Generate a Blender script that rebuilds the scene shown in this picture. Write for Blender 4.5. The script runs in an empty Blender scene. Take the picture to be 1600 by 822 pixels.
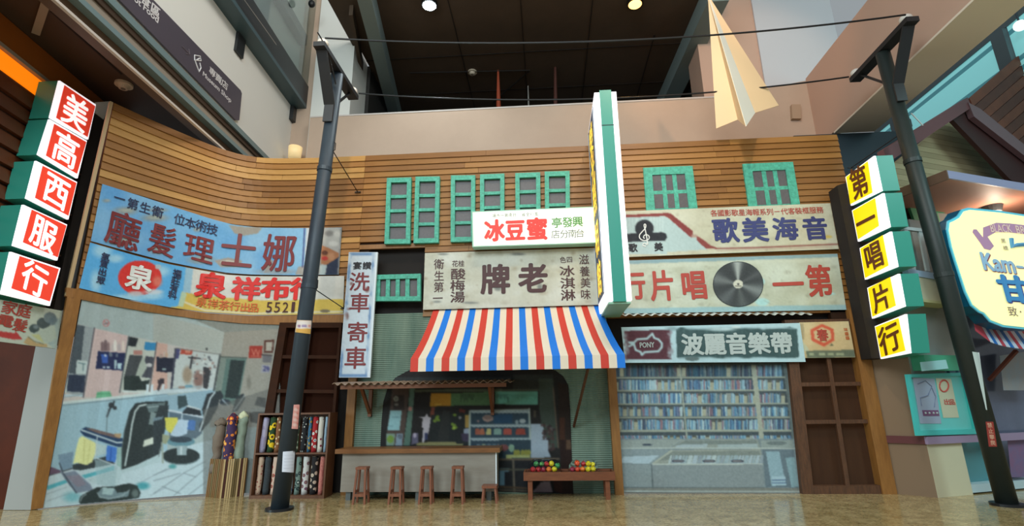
import bpy, bmesh, math, random
import numpy as np
from mathutils import Vector, Matrix
from mathutils.bvhtree import BVHTree
random.seed(7); np.random.seed(7)
SC = bpy.context.scene; COL = SC.collection
R = math.radians

# ------------------------------------------------------------------ camera
F_PX = 810.0; CAM = np.array([0.0, -9.5, 1.45])
YAW, PITCH, ROLL = R(3.7), R(15.35), R(-0.8)
fw = np.array([-math.sin(YAW)*math.cos(PITCH), math.cos(YAW)*math.cos(PITCH), math.sin(PITCH)])
rt = np.array([math.cos(YAW), math.sin(YAW), 0.0]); up = np.cross(rt, fw)
RT = rt*math.cos(ROLL)+up*math.sin(ROLL); UP = -rt*math.sin(ROLL)+up*math.cos(ROLL); FW = fw
cd = bpy.data.cameras.new('camera'); cam = bpy.data.objects.new('camera', cd); COL.objects.link(cam)
cd.sensor_width = 36.0; cd.lens = F_PX/1600*36.0; cd.clip_end = 200
m = Matrix.Identity(4)
for i in range(3):
    m[i][0] = RT[i]; m[i][1] = UP[i]; m[i][2] = -FW[i]; m[i][3] = CAM[i]
cam.matrix_world = m; SC.camera = cam
# ------------------------------------------------------------------ light
W = bpy.data.worlds.new('world'); SC.world = W; W.use_nodes = True
W.node_tree.nodes['Background'].inputs[0].default_value = (0.86, 0.95, 1.0, 1)
W.node_tree.nodes['Background'].inputs[1].default_value = 0.35
SC.view_settings.view_transform = 'Standard'; SC.view_settings.look = 'None'
SC.view_settings.exposure = 0.0; SC.view_settings.gamma = 1.0; SC.view_settings.use_curve_mapping = False

def lamp(kind, name, loc, target, power, color, size=1.0, size_y=None, angle=60, blend=.5):
    l = bpy.data.lights.new(name, kind); l.energy = power; l.color = color
    if kind == 'AREA':
        l.size = size
        if size_y: l.shape = 'RECTANGLE'; l.size_y = size_y
    if kind == 'SPOT': l.spot_size = R(angle); l.spot_blend = blend; l.shadow_soft_size = size
    if kind == 'POINT': l.shadow_soft_size = size
    o = bpy.data.objects.new(name, l); COL.objects.link(o); o.location = loc
    o.rotation_euler = (Vector(target)-Vector(loc)).to_track_quat('-Z', 'Y').to_euler()
    return o
# daylight from the glazed hall roof and front behind the photographer
lamp('AREA', 'skylight', (-3, -14, 10), (-2.5, 0, 1.5), 1500, (0.80, 0.95, 1.0), 9, 5)
lamp('AREA', 'roof_daylight', (10.5, -7, 8.5), (7.0, 0, 1.0), 420, (0.72, 0.98, 1.0), 3, 4)
lamp('AREA', 'front_glazing', (-13, -9, 3.2), (-7.2, -0.8, 1.0), 640, (0.70, 0.93, 1.0), 3, 4)
lamp('AREA', 'upper_left_fill', (1.5, -5.5, 13.0), (-6.6, -1.0, 8.8), 430, (1.0, 0.95, 0.88), 3, 3)  # added fill lamp that brightens the white upper-left wall
lamp('SPOT', 'track_spot', (-2.5, -6.5, 10.5), (-5.2, 0, 5.6), 900, (1.0, 0.80, 0.52), .12, angle=32, blend=.6)
lamp('SPOT', 'track_spot', (2.0, -6.0, 10.8), (3.4, 0, 5.2), 900, (1.0, 0.80, 0.54), .12, angle=50, blend=.8)
lamp('SPOT', 'track_spot', (-1.0, -5.0, 10.8), (-1.2, 0, 5.2), 420, (1.0, 0.78, 0.50), .12, angle=45, blend=.8)
lamp('SPOT', 'track_spot', (4.2, -4.5, 10.9), (5.0, 2.6, 9.3), 420, (1.0, 0.62, 0.38), .1, angle=50, blend=.5)

# ------------------------------------------------------------------ projection onto the surfaces of the place
def ray(px, py): return RT*(px-800)/F_PX + UP*(411-py)/F_PX + FW
def proj(p):
    q = np.asarray(p)-CAM; z = q@FW
    return 800+F_PX*(q@RT)/z, 411-F_PX*(q@UP)/z
class Plane:
    curved = False
    def __init__(s, p0, n): s.p0 = np.array(p0, float); s.n = np.array(n, float)/np.linalg.norm(n)
    def at(s, px, py, off=0.0):
        d = ray(px, py); return CAM + d*(((s.p0+s.n*off-CAM)@s.n)/(d@s.n))
    def nrm(s, px, py): return s.n
def PY(y): return Plane((0, y, 0), (0, -1, 0))
def PXp(x): return Plane((x, 0, 0), (1, 0, 0))       # faces +x
def PXm(x): return Plane((x, 0, 0), (-1, 0, 0))      # faces -x
def PZ(z, s=1): return Plane((0, 0, z), (0, 0, s))
class Cyl:
    curved = True
    def __init__(s, cx, cy, r): s.c = np.array([cx, cy]); s.r = r
    def at(s, px, py, off=0.0):
        d = ray(px, py); r = s.r+off; a = d[0]**2+d[1]**2; e = CAM[:2]-s.c
        b = 2*(e@d[:2]); c = e@e-r*r; D = b*b-4*a*c
        t = (-b-math.sqrt(max(D, 0)))/(2*a); return CAM+d*t
    def nrm(s, px, py):
        p = s.at(px, py); n = np.array([p[0]-s.c[0], p[1]-s.c[1], 0]); return n/np.linalg.norm(n)
TOPZ = 6.45
BOT = [(-3.6, 0), (-5.2, 0), (-6.04, -.17), (-7.03, -.59), (-7.51, -.93), (-7.87, -1.25), (-7.99, -1.36)]
TOP = [(-3.6, 0), (-4.9, 0), (-5.88, -.10), (-6.33, -.5), (-6.62, -1.04), (-6.95, -1.75), (-7.16, -2.29)]
def poly_at(pl, t):
    pl = np.array(pl, float); d = np.r_[0, np.cumsum(np.linalg.norm(np.diff(pl, axis=0), axis=1))]; d /= d[-1]
    return np.array([np.interp(t, d, pl[:, k]) for k in range(pl.shape[1])])
def smooth(pl, n=2):
    pl = np.array(pl, float)
    for _ in range(n):
        q = [pl[0]]
        for a, b in zip(pl[:-1], pl[1:]): q += [a*.75+b*.25, a*.25+b*.75]
        q.append(pl[-1]); pl = np.array(q)
    return pl
BOTs, TOPs = smooth(BOT), smooth(TOP)
def wall_xy(t, z):
    k = z/TOPZ; return poly_at(BOTs, t)*(1-k)+poly_at(TOPs, t)*k
NT = 48
_v = [(6.2, 0, -.3), (6.2, 0, 6.9)]; _f = []
for i in range(NT+1):
    for z in (-.3, 6.9):
        x, y = wall_xy(i/NT, z); _v.append((x, y, z))
for z in (-.3, 6.9):
    p_, q_ = wall_xy(1, z), wall_xy(.97, z); p_ = p_+(p_-q_)*3; _v.append((p_[0], p_[1], z))
for i in range(NT+2): a = 2*i; _f.append((a, a+1, a+3, a+2))
BVH = BVHTree.FromPolygons([Vector(v) for v in _v], _f)
class Facade:
    curved = True
    def _hit(s, px, py):
        loc, n, i, d = BVH.ray_cast(Vector(CAM), Vector(ray(px, py)).normalized())
        if loc is None: return PY(0).at(px, py), np.array([0, -1., 0])
        n = np.array(n); n[2] = 0; n /= np.linalg.norm(n)
        if n[1] > 0 and n[0] < 0 or n@(CAM-np.array(loc)) < 0: n = -n
        return np.array(loc), n
    def at(s, px, py, off=0.0):
        a, b = px, py; q = None
        for _ in range(4):
            p, n = s._hit(a, b); q = p+n*off
            if off == 0: break
            u, v = proj(q); a += px-u; b += py-v
        return q
    def nrm(s, px, py): return s._hit(px, py)[1]
FAC = Facade(); Y0 = PY(0)

# ------------------------------------------------------------------ materials
def lin(c):
    c = np.asarray(c, float)/255; return np.where(c <= .04045, c/12.92, ((c+.055)/1.055)**2.4)
MATS = {}
def mat(name, rgb, rough=.6, metal=0, emit=0, vary=None, vscale=8, stretch=(1, 1, 1), bump=0, bscale=30, amount=.5, spec=.5, trans=0, coat=0):
    if name in MATS: return MATS[name]
    M = bpy.data.materials.new(name); M.use_nodes = True; nt = M.node_tree; b = nt.nodes['Principled BSDF']
    c = (*lin(rgb), 1); b.inputs['Base Color'].default_value = c
    b.inputs['Roughness'].default_value = rough; b.inputs['Metallic'].default_value = metal
    b.inputs['Specular IOR Level'].default_value = spec; b.inputs['Coat Weight'].default_value = coat
    if trans: b.inputs['Transmission Weight'].default_value = trans
    if emit:
        b.inputs['Emission Color'].default_value = c; b.inputs['Emission Strength'].default_value = emit
    if vary is not None or bump:
        tc = nt.nodes.new('ShaderNodeTexCoord'); mp = nt.nodes.new('ShaderNodeMapping')
        mp.inputs['Scale'].default_value = stretch; nt.links.new(tc.outputs['Object'], mp.inputs['Vector'])
    if vary is not None:
        n = nt.nodes.new('ShaderNodeTexNoise'); n.inputs['Scale'].default_value = vscale; n.inputs['Detail'].default_value = 6
        n.inputs['Roughness'].default_value = .65; nt.links.new(mp.outputs['Vector'], n.inputs['Vector'])
        r = nt.nodes.new('ShaderNodeValToRGB'); r.color_ramp.elements[0].position = .5-amount/2; r.color_ramp.elements[1].position = .5+amount/2
        r.color_ramp.elements[0].color = (*lin(vary), 1); r.color_ramp.elements[1].color = c
        nt.links.new(n.outputs['Fac'], r.inputs['Fac']); nt.links.new(r.outputs['Color'], b.inputs['Base Color'])
    if bump:
        n2 = nt.nodes.new('ShaderNodeTexNoise'); n2.inputs['Scale'].default_value = bscale; n2.inputs['Detail'].default_value = 5
        nt.links.new(mp.outputs['Vector'], n2.inputs['Vector'])
        bp = nt.nodes.new('ShaderNodeBump'); bp.inputs['Strength'].default_value = bump; bp.inputs['Distance'].default_value = .02
        nt.links.new(n2.outputs['Fac'], bp.inputs['Height']); nt.links.new(bp.outputs['Normal'], b.inputs['Normal'])
    MATS[name] = M; return M
def attr_mat(name, rough=.55, coat=0, emit=0):
    if name in MATS: return MATS[name]
    M = bpy.data.materials.new(name); M.use_nodes = True; nt = M.node_tree; b = nt.nodes['Principled BSDF']
    a = nt.nodes.new('ShaderNodeAttribute'); a.attribute_name = 'print'
    nt.links.new(a.outputs['Color'], b.inputs['Base Color']); b.inputs['Roughness'].default_value = rough
    b.inputs['Coat Weight'].default_value = coat; b.inputs['Coat Roughness'].default_value = .25
    if emit: nt.links.new(a.outputs['Color'], b.inputs['Emission Color']); b.inputs['Emission Strength'].default_value = emit
    MATS[name] = M; return M
PRINT = attr_mat('print_ink', .6, 0); PRINT_LIT = attr_mat('backlit_print', .5, 0, .55)
for _m in (PRINT, PRINT_LIT): _m.node_tree.nodes['Principled BSDF'].inputs['Specular IOR Level'].default_value = .25

# ------------------------------------------------------------------ mesh builder and object helpers
class MB:
    def __init__(s): s.v = []; s.f = []; s.m = []
    def add(s, vs, fs, mi=0):
        o = len(s.v); s.v += [tuple(map(float, p)) for p in vs]; s.f += [tuple(o+i for i in f) for f in fs]; s.m += [mi]*len(fs); return s
    def hexa(s, a, b, mi=0):        # a: 4 front corners, b: 4 matching back corners
        return s.add(list(a)+list(b), [(0, 1, 2, 3), (7, 6, 5, 4), (0, 4, 5, 1), (1, 5, 6, 2), (2, 6, 7, 3), (3, 7, 4, 0)], mi)
    def box(s, x0, x1, y0, y1, z0, z1, mi=0):
        return s.hexa([(x0, y0, z0), (x1, y0, z0), (x1, y0, z1), (x0, y0, z1)], [(x0, y1, z0), (x1, y1, z0), (x1, y1, z1), (x0, y1, z1)], mi)
    def beam(s, p, q, w, h, mi=0, upv=(0, 0, 1)):
        p, q = np.array(p, float), np.array(q, float); d = (q-p)/np.linalg.norm(q-p); u = np.array(upv, float)
        if abs(d@u) > .98: u = np.array([0, 1., 0])
        a = np.cross(d, u); a /= np.linalg.norm(a); b = np.cross(a, d); a = a*w/2; b = b*h/2
        return s.hexa([p-a-b, p+a-b, p+a+b, p-a+b], [q-a-b, q+a-b, q+a+b, q-a+b], mi)
    def tube(s, pts, r, n=10, mi=0, cap=True):
        pts = [np.array(p, float) for p in pts]; rr = r if hasattr(r, '__len__') else [r]*len(pts); o = len(s.v); N = len(pts)
        ref = np.array([0.31, .17, .93])
        for i, p in enumerate(pts):
            d = pts[min(i+1, N-1)]-pts[max(i-1, 0)]; d = d/(np.linalg.norm(d)+1e-12)
            a = np.cross(d, ref); a /= np.linalg.norm(a); b = np.cross(d, a)
            for k in range(n):
                t = 2*math.pi*k/n; s.v.append(tuple(p+rr[i]*(a*math.cos(t)+b*math.sin(t))))
        for i in range(N-1):
            for k in range(n):
                k2 = (k+1) % n; s.f.append((o+i*n+k, o+i*n+k2, o+(i+1)*n+k2, o+(i+1)*n+k)); s.m.append(mi)
        if cap:
            s.f.append(tuple(o+k for k in range(n))); s.f.append(tuple(o+(N-1)*n+k for k in reversed(range(n)))); s.m += [mi, mi]
        return s
    def prism(s, front, back, mi=0):
        n = len(front); fs = [tuple(range(n)), tuple(range(2*n-1, n-1, -1))]+[(i, n+i, n+(i+1) % n, (i+1) % n) for i in range(n)]
        return s.add(list(front)+list(back), fs, mi)
    def ball(s, c, r, n=12, m=8, sz=(1, 1, 1), mi=0):
        o = len(s.v)
        for j in range(1, m):
            for i in range(n):
                a = 2*math.pi*i/n; b = math.pi*j/m
                s.v.append((c[0]+r*sz[0]*math.sin(b)*math.cos(a), c[1]+r*sz[1]*math.sin(b)*math.sin(a), c[2]+r*sz[2]*math.cos(b)))
        t = len(s.v); s.v += [(c[0], c[1], c[2]+r*sz[2]), (c[0], c[1], c[2]-r*sz[2])]
        for j in range(m-2):
            for i in range(n): i2 = (i+1) % n; s.f.append((o+j*n+i, o+(j+1)*n+i, o+(j+1)*n+i2, o+j*n+i2)); s.m.append(mi)
        for i in range(n):
            i2 = (i+1) % n; s.f.append((t, o+i, o+i2)); s.f.append((t+1, o+(m-2)*n+i2, o+(m-2)*n+i)); s.m += [mi, mi]
        return s
def wloc(o): return np.array(o['_base']) if o is not None and '_base' in o else np.zeros(3)
def obj(name, mb, mats, parent=None, smooth=False, stuff=False, label=None):
    me = bpy.data.meshes.new(name); base = np.zeros(3)
    p = parent
    if p is not None: base = np.array(p['_base'][:]) if '_base' in p.keys() else np.zeros(3)
    vs = [tuple(np.array(v)-base) for v in mb.v] if parent is not None else mb.v
    me.from_pydata(vs, [], mb.f)
    for M in (mats if isinstance(mats, (list, tuple)) else [mats]): me.materials.append(M)
    me.polygons.foreach_set('material_index', mb.m)
    if smooth: me.polygons.foreach_set('use_smooth', [True]*len(me.polygons))
    me.validate(); me.update()
    bm = bmesh.new(); bm.from_mesh(me); bmesh.ops.recalc_face_normals(bm, faces=bm.faces); bm.to_mesh(me); bm.free()
    o = bpy.data.objects.new(name, me); COL.objects.link(o)
    if parent is not None:
        o.parent = parent; o['_base'] = [float(b) for b in base]
    else: o['_base'] = [0., 0., 0.]
    if stuff: o['kind'] = 'stuff'
    if label: o['label'] = label
    return o
def tag(o, label, cat, group=None):
    o['label'] = label; o['category'] = cat
    if group: o['group'] = group
    return o
def thing(name, label, cat, loc=(0, 0, 0), group=None):
    o = bpy.data.objects.new(name, None); COL.objects.link(o); o.location = tuple(map(float, loc)); o.empty_display_size = .2
    o['_base'] = [float(c) for c in loc]; return tag(o, label, cat, group)
def struct(name, mb, mats, parent=None, smooth=False):
    o = obj(name, mb, mats, parent, smooth); o['kind'] = 'structure'; return o
def dup(o, off, label=None, parent=None):
    c = o.copy(); COL.objects.link(c)
    if parent is not None: c.parent = parent
    else: c.location = Vector(o.location)+Vector(off)
    if label: c['label'] = label
    for ch in list(o.children): dup(ch, None, None, c)
    return c

def lp(pl, u):
    pl = np.array(pl, float)
    return poly_at(pl, u) if len(pl) > 2 else pl[0]*(1-u)+pl[1]*u
def panel(M, top, bot, off, thick, n=None):
    """solid sheet hung on surface M; outline from its top and bottom edge, front face at off"""
    cur = isinstance(M, Facade) and top[0][0] < 560
    n = n or (40 if cur else 1); mb = MB(); fr = []; bk = []; R_ = 8 if cur else 1; K = R_+1
    if cur: off -= .012
    for i in range(n+1):
        a, b = lp(top, i/n), lp(bot, i/n)
        for j in range(K):
            px, py = a*(1-j/R_)+b*j/R_; p = M.at(px, py, off); fr.append(p); bk.append(p-M.nrm(px, py)*thick)
    N = len(fr); fs = []
    for i in range(n):
        for j in range(R_):
            a = K*i+j; fs += [(a, a+1, a+K+1, a+K), (N+a, N+a+K, N+a+K+1, N+a+1)]
        a = K*i; fs += [(a, a+K, N+a+K, N+a), (a+R_, N+a+R_, N+a+K+R_, a+K+R_)]
    for j in range(R_): fs += [(j, N+j, N+j+1, j+1), (n*K+j, n*K+j+1, N+n*K+j+1, N+n*K+j)]
    return mb.add(fr+bk, fs)
def sub(q, u, v):  # bilinear in a quad TL TR BR BL
    q = [np.array(p, float) for p in q]; return (q[0]*(1-u)+q[1]*u)*(1-v)+(q[3]*(1-u)+q[2]*u)*v
def slab(M, q, u0, v0, u1, v1, front, back, mb=None, mi=0):
    mb = mb or MB(); c = [sub(q, u0, v0), sub(q, u1, v0), sub(q, u1, v1), sub(q, u0, v1)]
    W = [M.at(*p, off=front) for p in c]; nn = M.nrm(*c[0]); return mb.hexa(W, [w-nn*(front-back) for w in W], mi)
def pxprism(M, pts, front, thick, mb=None, mi=0):
    mb = mb or MB(); W = [M.at(*p, off=front) for p in pts]; nn = M.nrm(*pts[0]); return mb.prism(W, [w-nn*thick for w in W], mi)

# ------------------------------------------------------------------ printed pictures: a colour per vertex of a flat print
class Canvas:
    def __init__(s, x0, y0, x1, y1, rgb, res=1.0):
        s.x0, s.y0, s.res = x0, y0, res; s.w = int((x1-x0)/res)+2; s.h = int((y1-y0)/res)+2
        s.a = np.ones((s.h, s.w, 3))*np.array(rgb, float); s.T(0, 0, 1)
        yy, xx = np.mgrid[0:s.h, 0:s.w]; s.X = x0+xx*res; s.Y = y0+yy*res
    def T(s, ox, oy, k): s.o = (ox, oy, k); return s
    def P(s, p): return (s.o[0]+p[0]/s.o[2], s.o[1]+p[1]/s.o[2])
    def mask(s, m, rgb, al=1.0):
        m = m[..., None]*al; s.a = s.a*(1-m)+np.array(rgb, float)*m; return s
    def poly(s, pts, rgb, al=1.0):
        pts = [s.P(p) for p in pts]; ins = np.zeros((s.h, s.w), bool); n = len(pts)
        for i in range(n):
            x1, y1 = pts[i]; x2, y2 = pts[(i+1) % n]
            if y1 == y2: continue
            c = ((s.Y >= y1) != (s.Y >= y2)) & (s.X < (x2-x1)*(s.Y-y1)/(y2-y1)+x1); ins ^= c
        return s.mask(ins.astype(float), rgb, al)
    def rect(s, x0, y0, x1, y1, rgb, al=1.0): return s.poly([(x0, y0), (x1, y0), (x1, y1), (x0, y1)], rgb, al)
    def ell(s, cx, cy, rx, ry, rgb, al=1.0, soft=0):
        cx, cy = s.P((cx, cy)); rx /= s.o[2]; ry /= s.o[2]; d = np.sqrt(((s.X-cx)/rx)**2+((s.Y-cy)/ry)**2)
        return s.mask(np.clip((1-d)/soft+.5, 0, 1) if soft else (d < 1).astype(float), rgb, al)
    def line(s, pts, w, rgb, al=1.0):
        pts = [s.P(p) for p in pts]; D = np.full((s.h, s.w), 1e9)
        for (x1, y1), (x2, y2) in zip(pts[:-1], pts[1:]):
            L = (x2-x1)**2+(y2-y1)**2+1e-9; t = np.clip(((s.X-x1)*(x2-x1)+(s.Y-y1)*(y2-y1))/L, 0, 1)
            D = np.minimum(D, np.hypot(s.X-x1-t*(x2-x1), s.Y-y1-t*(y2-y1)))
        return s.mask(np.clip(w/2-D+.5, 0, 1), rgb, al)
    def noise(s, amp, k=3, mono=True):
        n = np.random.randn(s.h//k+2, s.w//k+2, 1 if mono else 3); n = np.kron(n, np.ones((k, k, 1)))[:s.h, :s.w]
        s.a = s.a+n*amp; return s
    def blotch(s, n, rgb, r0, r1, al=.5, flat=1.0):
        for _ in range(n):
            cx = s.x0+random.random()*s.w*s.res; cy = s.y0+random.random()*s.h*s.res; r = random.uniform(r0, r1)
            o = s.o; s.T(0, 0, 1); s.ell(cx, cy, r*random.uniform(.8, 2.2), r*flat, rgb, al*random.uniform(.4, 1), 1.2); s.o = o
        return s
    def blur(s, k=1):
        for _ in range(k):
            p = np.pad(s.a, ((1, 1), (1, 1), (0, 0)), 'edge')
            s.a = (p[1:-1, 1:-1]*2+p[:-2, 1:-1]+p[2:, 1:-1]+p[1:-1, :-2]+p[1:-1, 2:])/6
        return s
    def sample(s, X, Y):
        fx = np.clip((X-s.x0)/s.res, 0, s.w-1.001); fy = np.clip((Y-s.y0)/s.res, 0, s.h-1.001)
        ix, iy = fx.astype(int), fy.astype(int); a, b = (fx-ix)[..., None], (fy-iy)[..., None]; A = s.a
        return A[iy, ix]*(1-a)*(1-b)+A[iy, ix+1]*a*(1-b)+A[iy+1, ix]*(1-a)*b+A[iy+1, ix+1]*a*b
def print_mesh(name, M, top, bot, off, cv, parent=None, step=1.4, material=None, inside=None):
    L = sum(math.hypot(b[0]-a[0], b[1]-a[1]) for a, b in zip(top[:-1], top[1:]))
    Hh = max(math.hypot(bot[0][0]-top[0][0], bot[0][1]-top[0][1]), math.hypot(bot[-1][0]-top[-1][0], bot[-1][1]-top[-1][1]))
    nu, nv = max(2, int(L/step)), max(2, int(Hh/step)); cu = 40 if M.curved else 12; cv_ = 10
    ctrl = np.zeros((cv_+1, cu+1, 5))
    for j in range(cu+1):
        t, b = np.array(lp(top, j/cu)), np.array(lp(bot, j/cu))
        for i in range(cv_+1):
            p = t*(1-i/cv_)+b*i/cv_; ctrl[i, j, :3] = M.at(p[0], p[1], off); ctrl[i, j, 3:] = p
    U = np.linspace(0, cu, nu+1); V = np.linspace(0, cv_, nv+1); iu = np.minimum(U.astype(int), cu-1); iv = np.minimum(V.astype(int), cv_-1)
    a = (U-iu)[None, :, None]; b = (V-iv)[:, None, None]
    g = ctrl[iv][:, iu]*(1-a)*(1-b)+ctrl[iv][:, iu+1]*a*(1-b)+ctrl[iv+1][:, iu]*(1-a)*b+ctrl[iv+1][:, iu+1]*a*b
    C = lin(np.clip(cv.sample(g[..., 3], g[..., 4]), 0, 255)); base = np.array(parent['_base'][:]) if parent is not None else np.zeros(3)
    vs = (g[..., :3]-base).reshape(-1, 3); n1 = nu+1
    idx = np.arange((nv+1)*n1).reshape(nv+1, n1); F = np.stack([idx[:-1, :-1], idx[1:, :-1], idx[1:, 1:], idx[:-1, 1:]], -1)
    if inside is not None:
        ctr = (g[:-1, :-1, 3:]+g[1:, 1:, 3:])/2; keep = np.zeros(ctr.shape[:2], bool); n = len(inside)
        for i in range(n):
            x1, y1 = inside[i]; x2, y2 = inside[(i+1) % n]
            if y1 == y2: continue
            keep ^= ((ctr[..., 1] >= y1) != (ctr[..., 1] >= y2)) & (ctr[..., 0] < (x2-x1)*(ctr[..., 1]-y1)/(y2-y1)+x1)
        F = F[keep]
    F = F.reshape(-1, 4)
    me = bpy.data.meshes.new(name); me.vertices.add(len(vs)); me.vertices.foreach_set('co', vs.ravel())
    me.loops.add(F.size); me.loops.foreach_set('vertex_index', F.ravel()); me.polygons.add(len(F))
    me.polygons.foreach_set('loop_start', np.arange(0, F.size, 4)); me.update(calc_edges=True); me.validate()
    at = me.color_attributes.new('print', 'FLOAT_COLOR', 'POINT'); at.data.foreach_set('color', np.concatenate([C.reshape(-1, 3), np.ones((len(vs), 1))], 1).ravel())
    me.materials.append(material or PRINT); o = bpy.data.objects.new(name, me); COL.objects.link(o)
    if parent is not None: o.parent = parent
    o['_base'] = [float(x) for x in base]; return o

# ------------------------------------------------------------------ lettering
GL = {}
def glyph(body, bold, res=3):
    """flat outline of a text; a bold face is the same outline laid several times a little apart"""
    bold *= .8; k = (body, bold)
    if k not in GL:
        c = bpy.data.curves.new('t', 'FONT'); c.body = body; c.size = 1; c.resolution_u = res
        o = bpy.data.objects.new('t', c); COL.objects.link(o); bpy.context.view_layer.update()
        me = bpy.data.meshes.new_from_object(o.evaluated_get(bpy.context.evaluated_depsgraph_get()))
        bm = bmesh.new(); bm.from_mesh(me)
        if len(body) == 1:
            for co, no in (((.5, 0, 0), (1, 0, 0)), ((0, .38, 0), (0, 1, 0))):
                bmesh.ops.bisect_plane(bm, geom=bm.verts[:]+bm.edges[:]+bm.faces[:], plane_co=co, plane_no=no)
        bm.verts.index_update()
        V = np.array([v.co[:2] for v in bm.verts]).reshape(-1, 2); Fs = [[v.index for v in f.verts] for f in bm.faces]
        d = [(0, 0)]
        if bold > .028: d = [(math.cos(t)*bold, math.sin(t)*bold*.8) for t in np.arange(8)*math.pi/4]+[(0, 0)]
        elif bold: d = [(-bold, 0), (bold, 0), (0, bold*.7), (0, -bold*.7)]
        n = len(V); GL[k] = (np.concatenate([V+np.array(q) for q in d]) if n else V, [[i+j*n for i in f] for j in range(len(d)) for f in Fs])
        bm.free(); bpy.data.objects.remove(o); bpy.data.meshes.remove(me)
    return GL[k]
def letters(M, items, w, h, slope, off, material, parent, bold=.02, name='lettering', word=False):
    """items: (text, x, y) with the centre of each character on surface M"""
    mb = MB(); cnt = 0
    for it in items:
        ch, cx, cy = it[:3]; ww, hh = (it[3], it[4]) if len(it) > 4 else (w, h); sl = it[5] if len(it) > 5 else slope
        V, Fs = glyph(ch, bold)
        if not len(V): continue
        ex = np.array([1, sl])/math.hypot(1, sl); ey = np.array([cx-759, cy+2539.]); ey /= np.linalg.norm(ey)
        if word or len(ch) > 1 or ord(ch[0]) < 0x2000:
            lo, hi = V.min(0), V.max(0); g = (V-lo)/(hi-lo+1e-9)
        else: g = V-np.array([0, -.12])
        big = ww >= 20 and len(ch) == 1; nc = len(glyph(ch, 0)[0])
        t = MB() if big else mb; cnt += 1
        t.add([M.at(*(np.array([cx, cy])+ex*(a-.5)*ww+ey*(.5-b)*hh), off+.0006*(i//nc)) for i, (a, b) in enumerate(g)], Fs)
        if big: obj('character', t, material, parent)
    return obj('small_lettering', mb, material, parent, stuff=cnt > 1) if mb.v else None
def row(s, x0, y0, x1, y1):
    n = len(s); return [(c, x0+(x1-x0)*i/max(1, n-1), y0+(y1-y0)*i/max(1, n-1)) for i, c in enumerate(s)]

# ------------------------------------------------------------------ palette
wood = [mat('wood_%s' % k, c, .5, vary=v, vscale=3, stretch=(.6, 1, 9), bump=.15, bscale=12, amount=.6) for k, c, v in
        (('honey', (164, 114, 54), (142, 96, 42)), ('amber', (152, 103, 46), (130, 86, 36)), ('brown', (142, 94, 40), (118, 76, 30)), ('pale', (192, 146, 80), (168, 122, 62)))]
trimwood = mat('trim_wood', (158, 108, 52), .5, vary=(128, 84, 38), vscale=4, stretch=(6, 6, .8), bump=.1)
darkwood = mat('dark_wood', (50, 28, 15), .55, vary=(38, 22, 12), vscale=5, stretch=(6, 6, .8), bump=.15, spec=.2)
oldwood = mat('old_wood', (104, 66, 40), .6, vary=(66, 42, 26), vscale=6, stretch=(5, 5, 1), bump=.3)
stoolwood = mat('stool_wood', (140, 84, 58), .45, vary=(112, 64, 42), vscale=6, stretch=(5, 5, 1))
backing = mat('wall_backing', (60, 38, 20), .8)
dark = mat('dark_void', (26, 17, 11), .8)
teal = mat('weathered_teal_paint', (84, 188, 160), .55, vary=(60, 140, 118), vscale=14, bump=.3, amount=.35)
tealbox = mat('teal_enamel', (52, 150, 132), .35)
gauze = mat('window_gauze', (98, 92, 94), .5, vary=(84, 78, 78), vscale=20)
steel = mat('pole_enamel', (48, 60, 70), .5, vary=(40, 50, 60), vscale=3)
black = mat('black_cable', (16, 14, 14), .5)
white_lit = mat('lit_white_acrylic', (255, 250, 255), .5, emit=.8)
chrome = mat('chrome', (190, 195, 198), .25, metal=1)
board = mat('sign_sheet_edge', (150, 155, 150), .5)
plaster = mat('beige_plaster', (198, 172, 150), .8, vary=(190, 164, 143), vscale=1.5)
white_wall = mat('white_plaster', (226, 224, 216), .8)
ceilm = mat('dark_ceiling', (84, 66, 50), .8, vary=(76, 60, 46), vscale=2)
greybeam = mat('grey_beam_paint', (122, 136, 134), .7)

# ------------------------------------------------------------------ floor
fm = mat('polished_stone', (216, 190, 138), .12, vary=(156, 130, 84), vscale=5, amount=.4, bump=.02, bscale=3, spec=.6)
nt = fm.node_tree; b_ = nt.nodes['Principled BSDF']
n2 = nt.nodes.new('ShaderNodeTexNoise'); n2.inputs['Scale'].default_value = 26; n2.inputs['Detail'].default_value = 8
tc = nt.nodes.new('ShaderNodeTexCoord'); nt.links.new(tc.outputs['Object'], n2.inputs['Vector'])
mx = nt.nodes.new('ShaderNodeMixRGB'); mx.blend_type = 'MULTIPLY'; mx.inputs[0].default_value = .55
rp = nt.nodes.new('ShaderNodeValToRGB'); rp.color_ramp.elements[0].position = .4; rp.color_ramp.elements[1].position = .6
rp.color_ramp.elements[0].color = (.34, .31, .25, 1); nt.links.new(n2.outputs['Fac'], rp.inputs['Fac'])
src = b_.inputs['Base Color'].links[0].from_socket; nt.links.new(src, mx.inputs[1]); nt.links.new(rp.outputs['Color'], mx.inputs[2]); nt.links.new(mx.outputs[0], b_.inputs['Base Color'])
flo = struct('floor', MB().box(-14, 14, -13, 12, -.12, -.03), mat('floor_bed', (90, 80, 60), .8))
tile_w = 1.2; kk = 0
for i in range(-7, 8):
    for j in range(-4, 2):
        x0, y0 = i*tile_w-.35, j*tile_w-.2
        obj('floor_tile', MB().box(x0+.0015, x0+tile_w-.0015, y0+.0015, y0+tile_w-.0015, -.03, 0), fm, flo)
obj('floor_outer', MB().box(-14, 14, -13, -5.002, -.03, 0), fm, flo)

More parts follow.
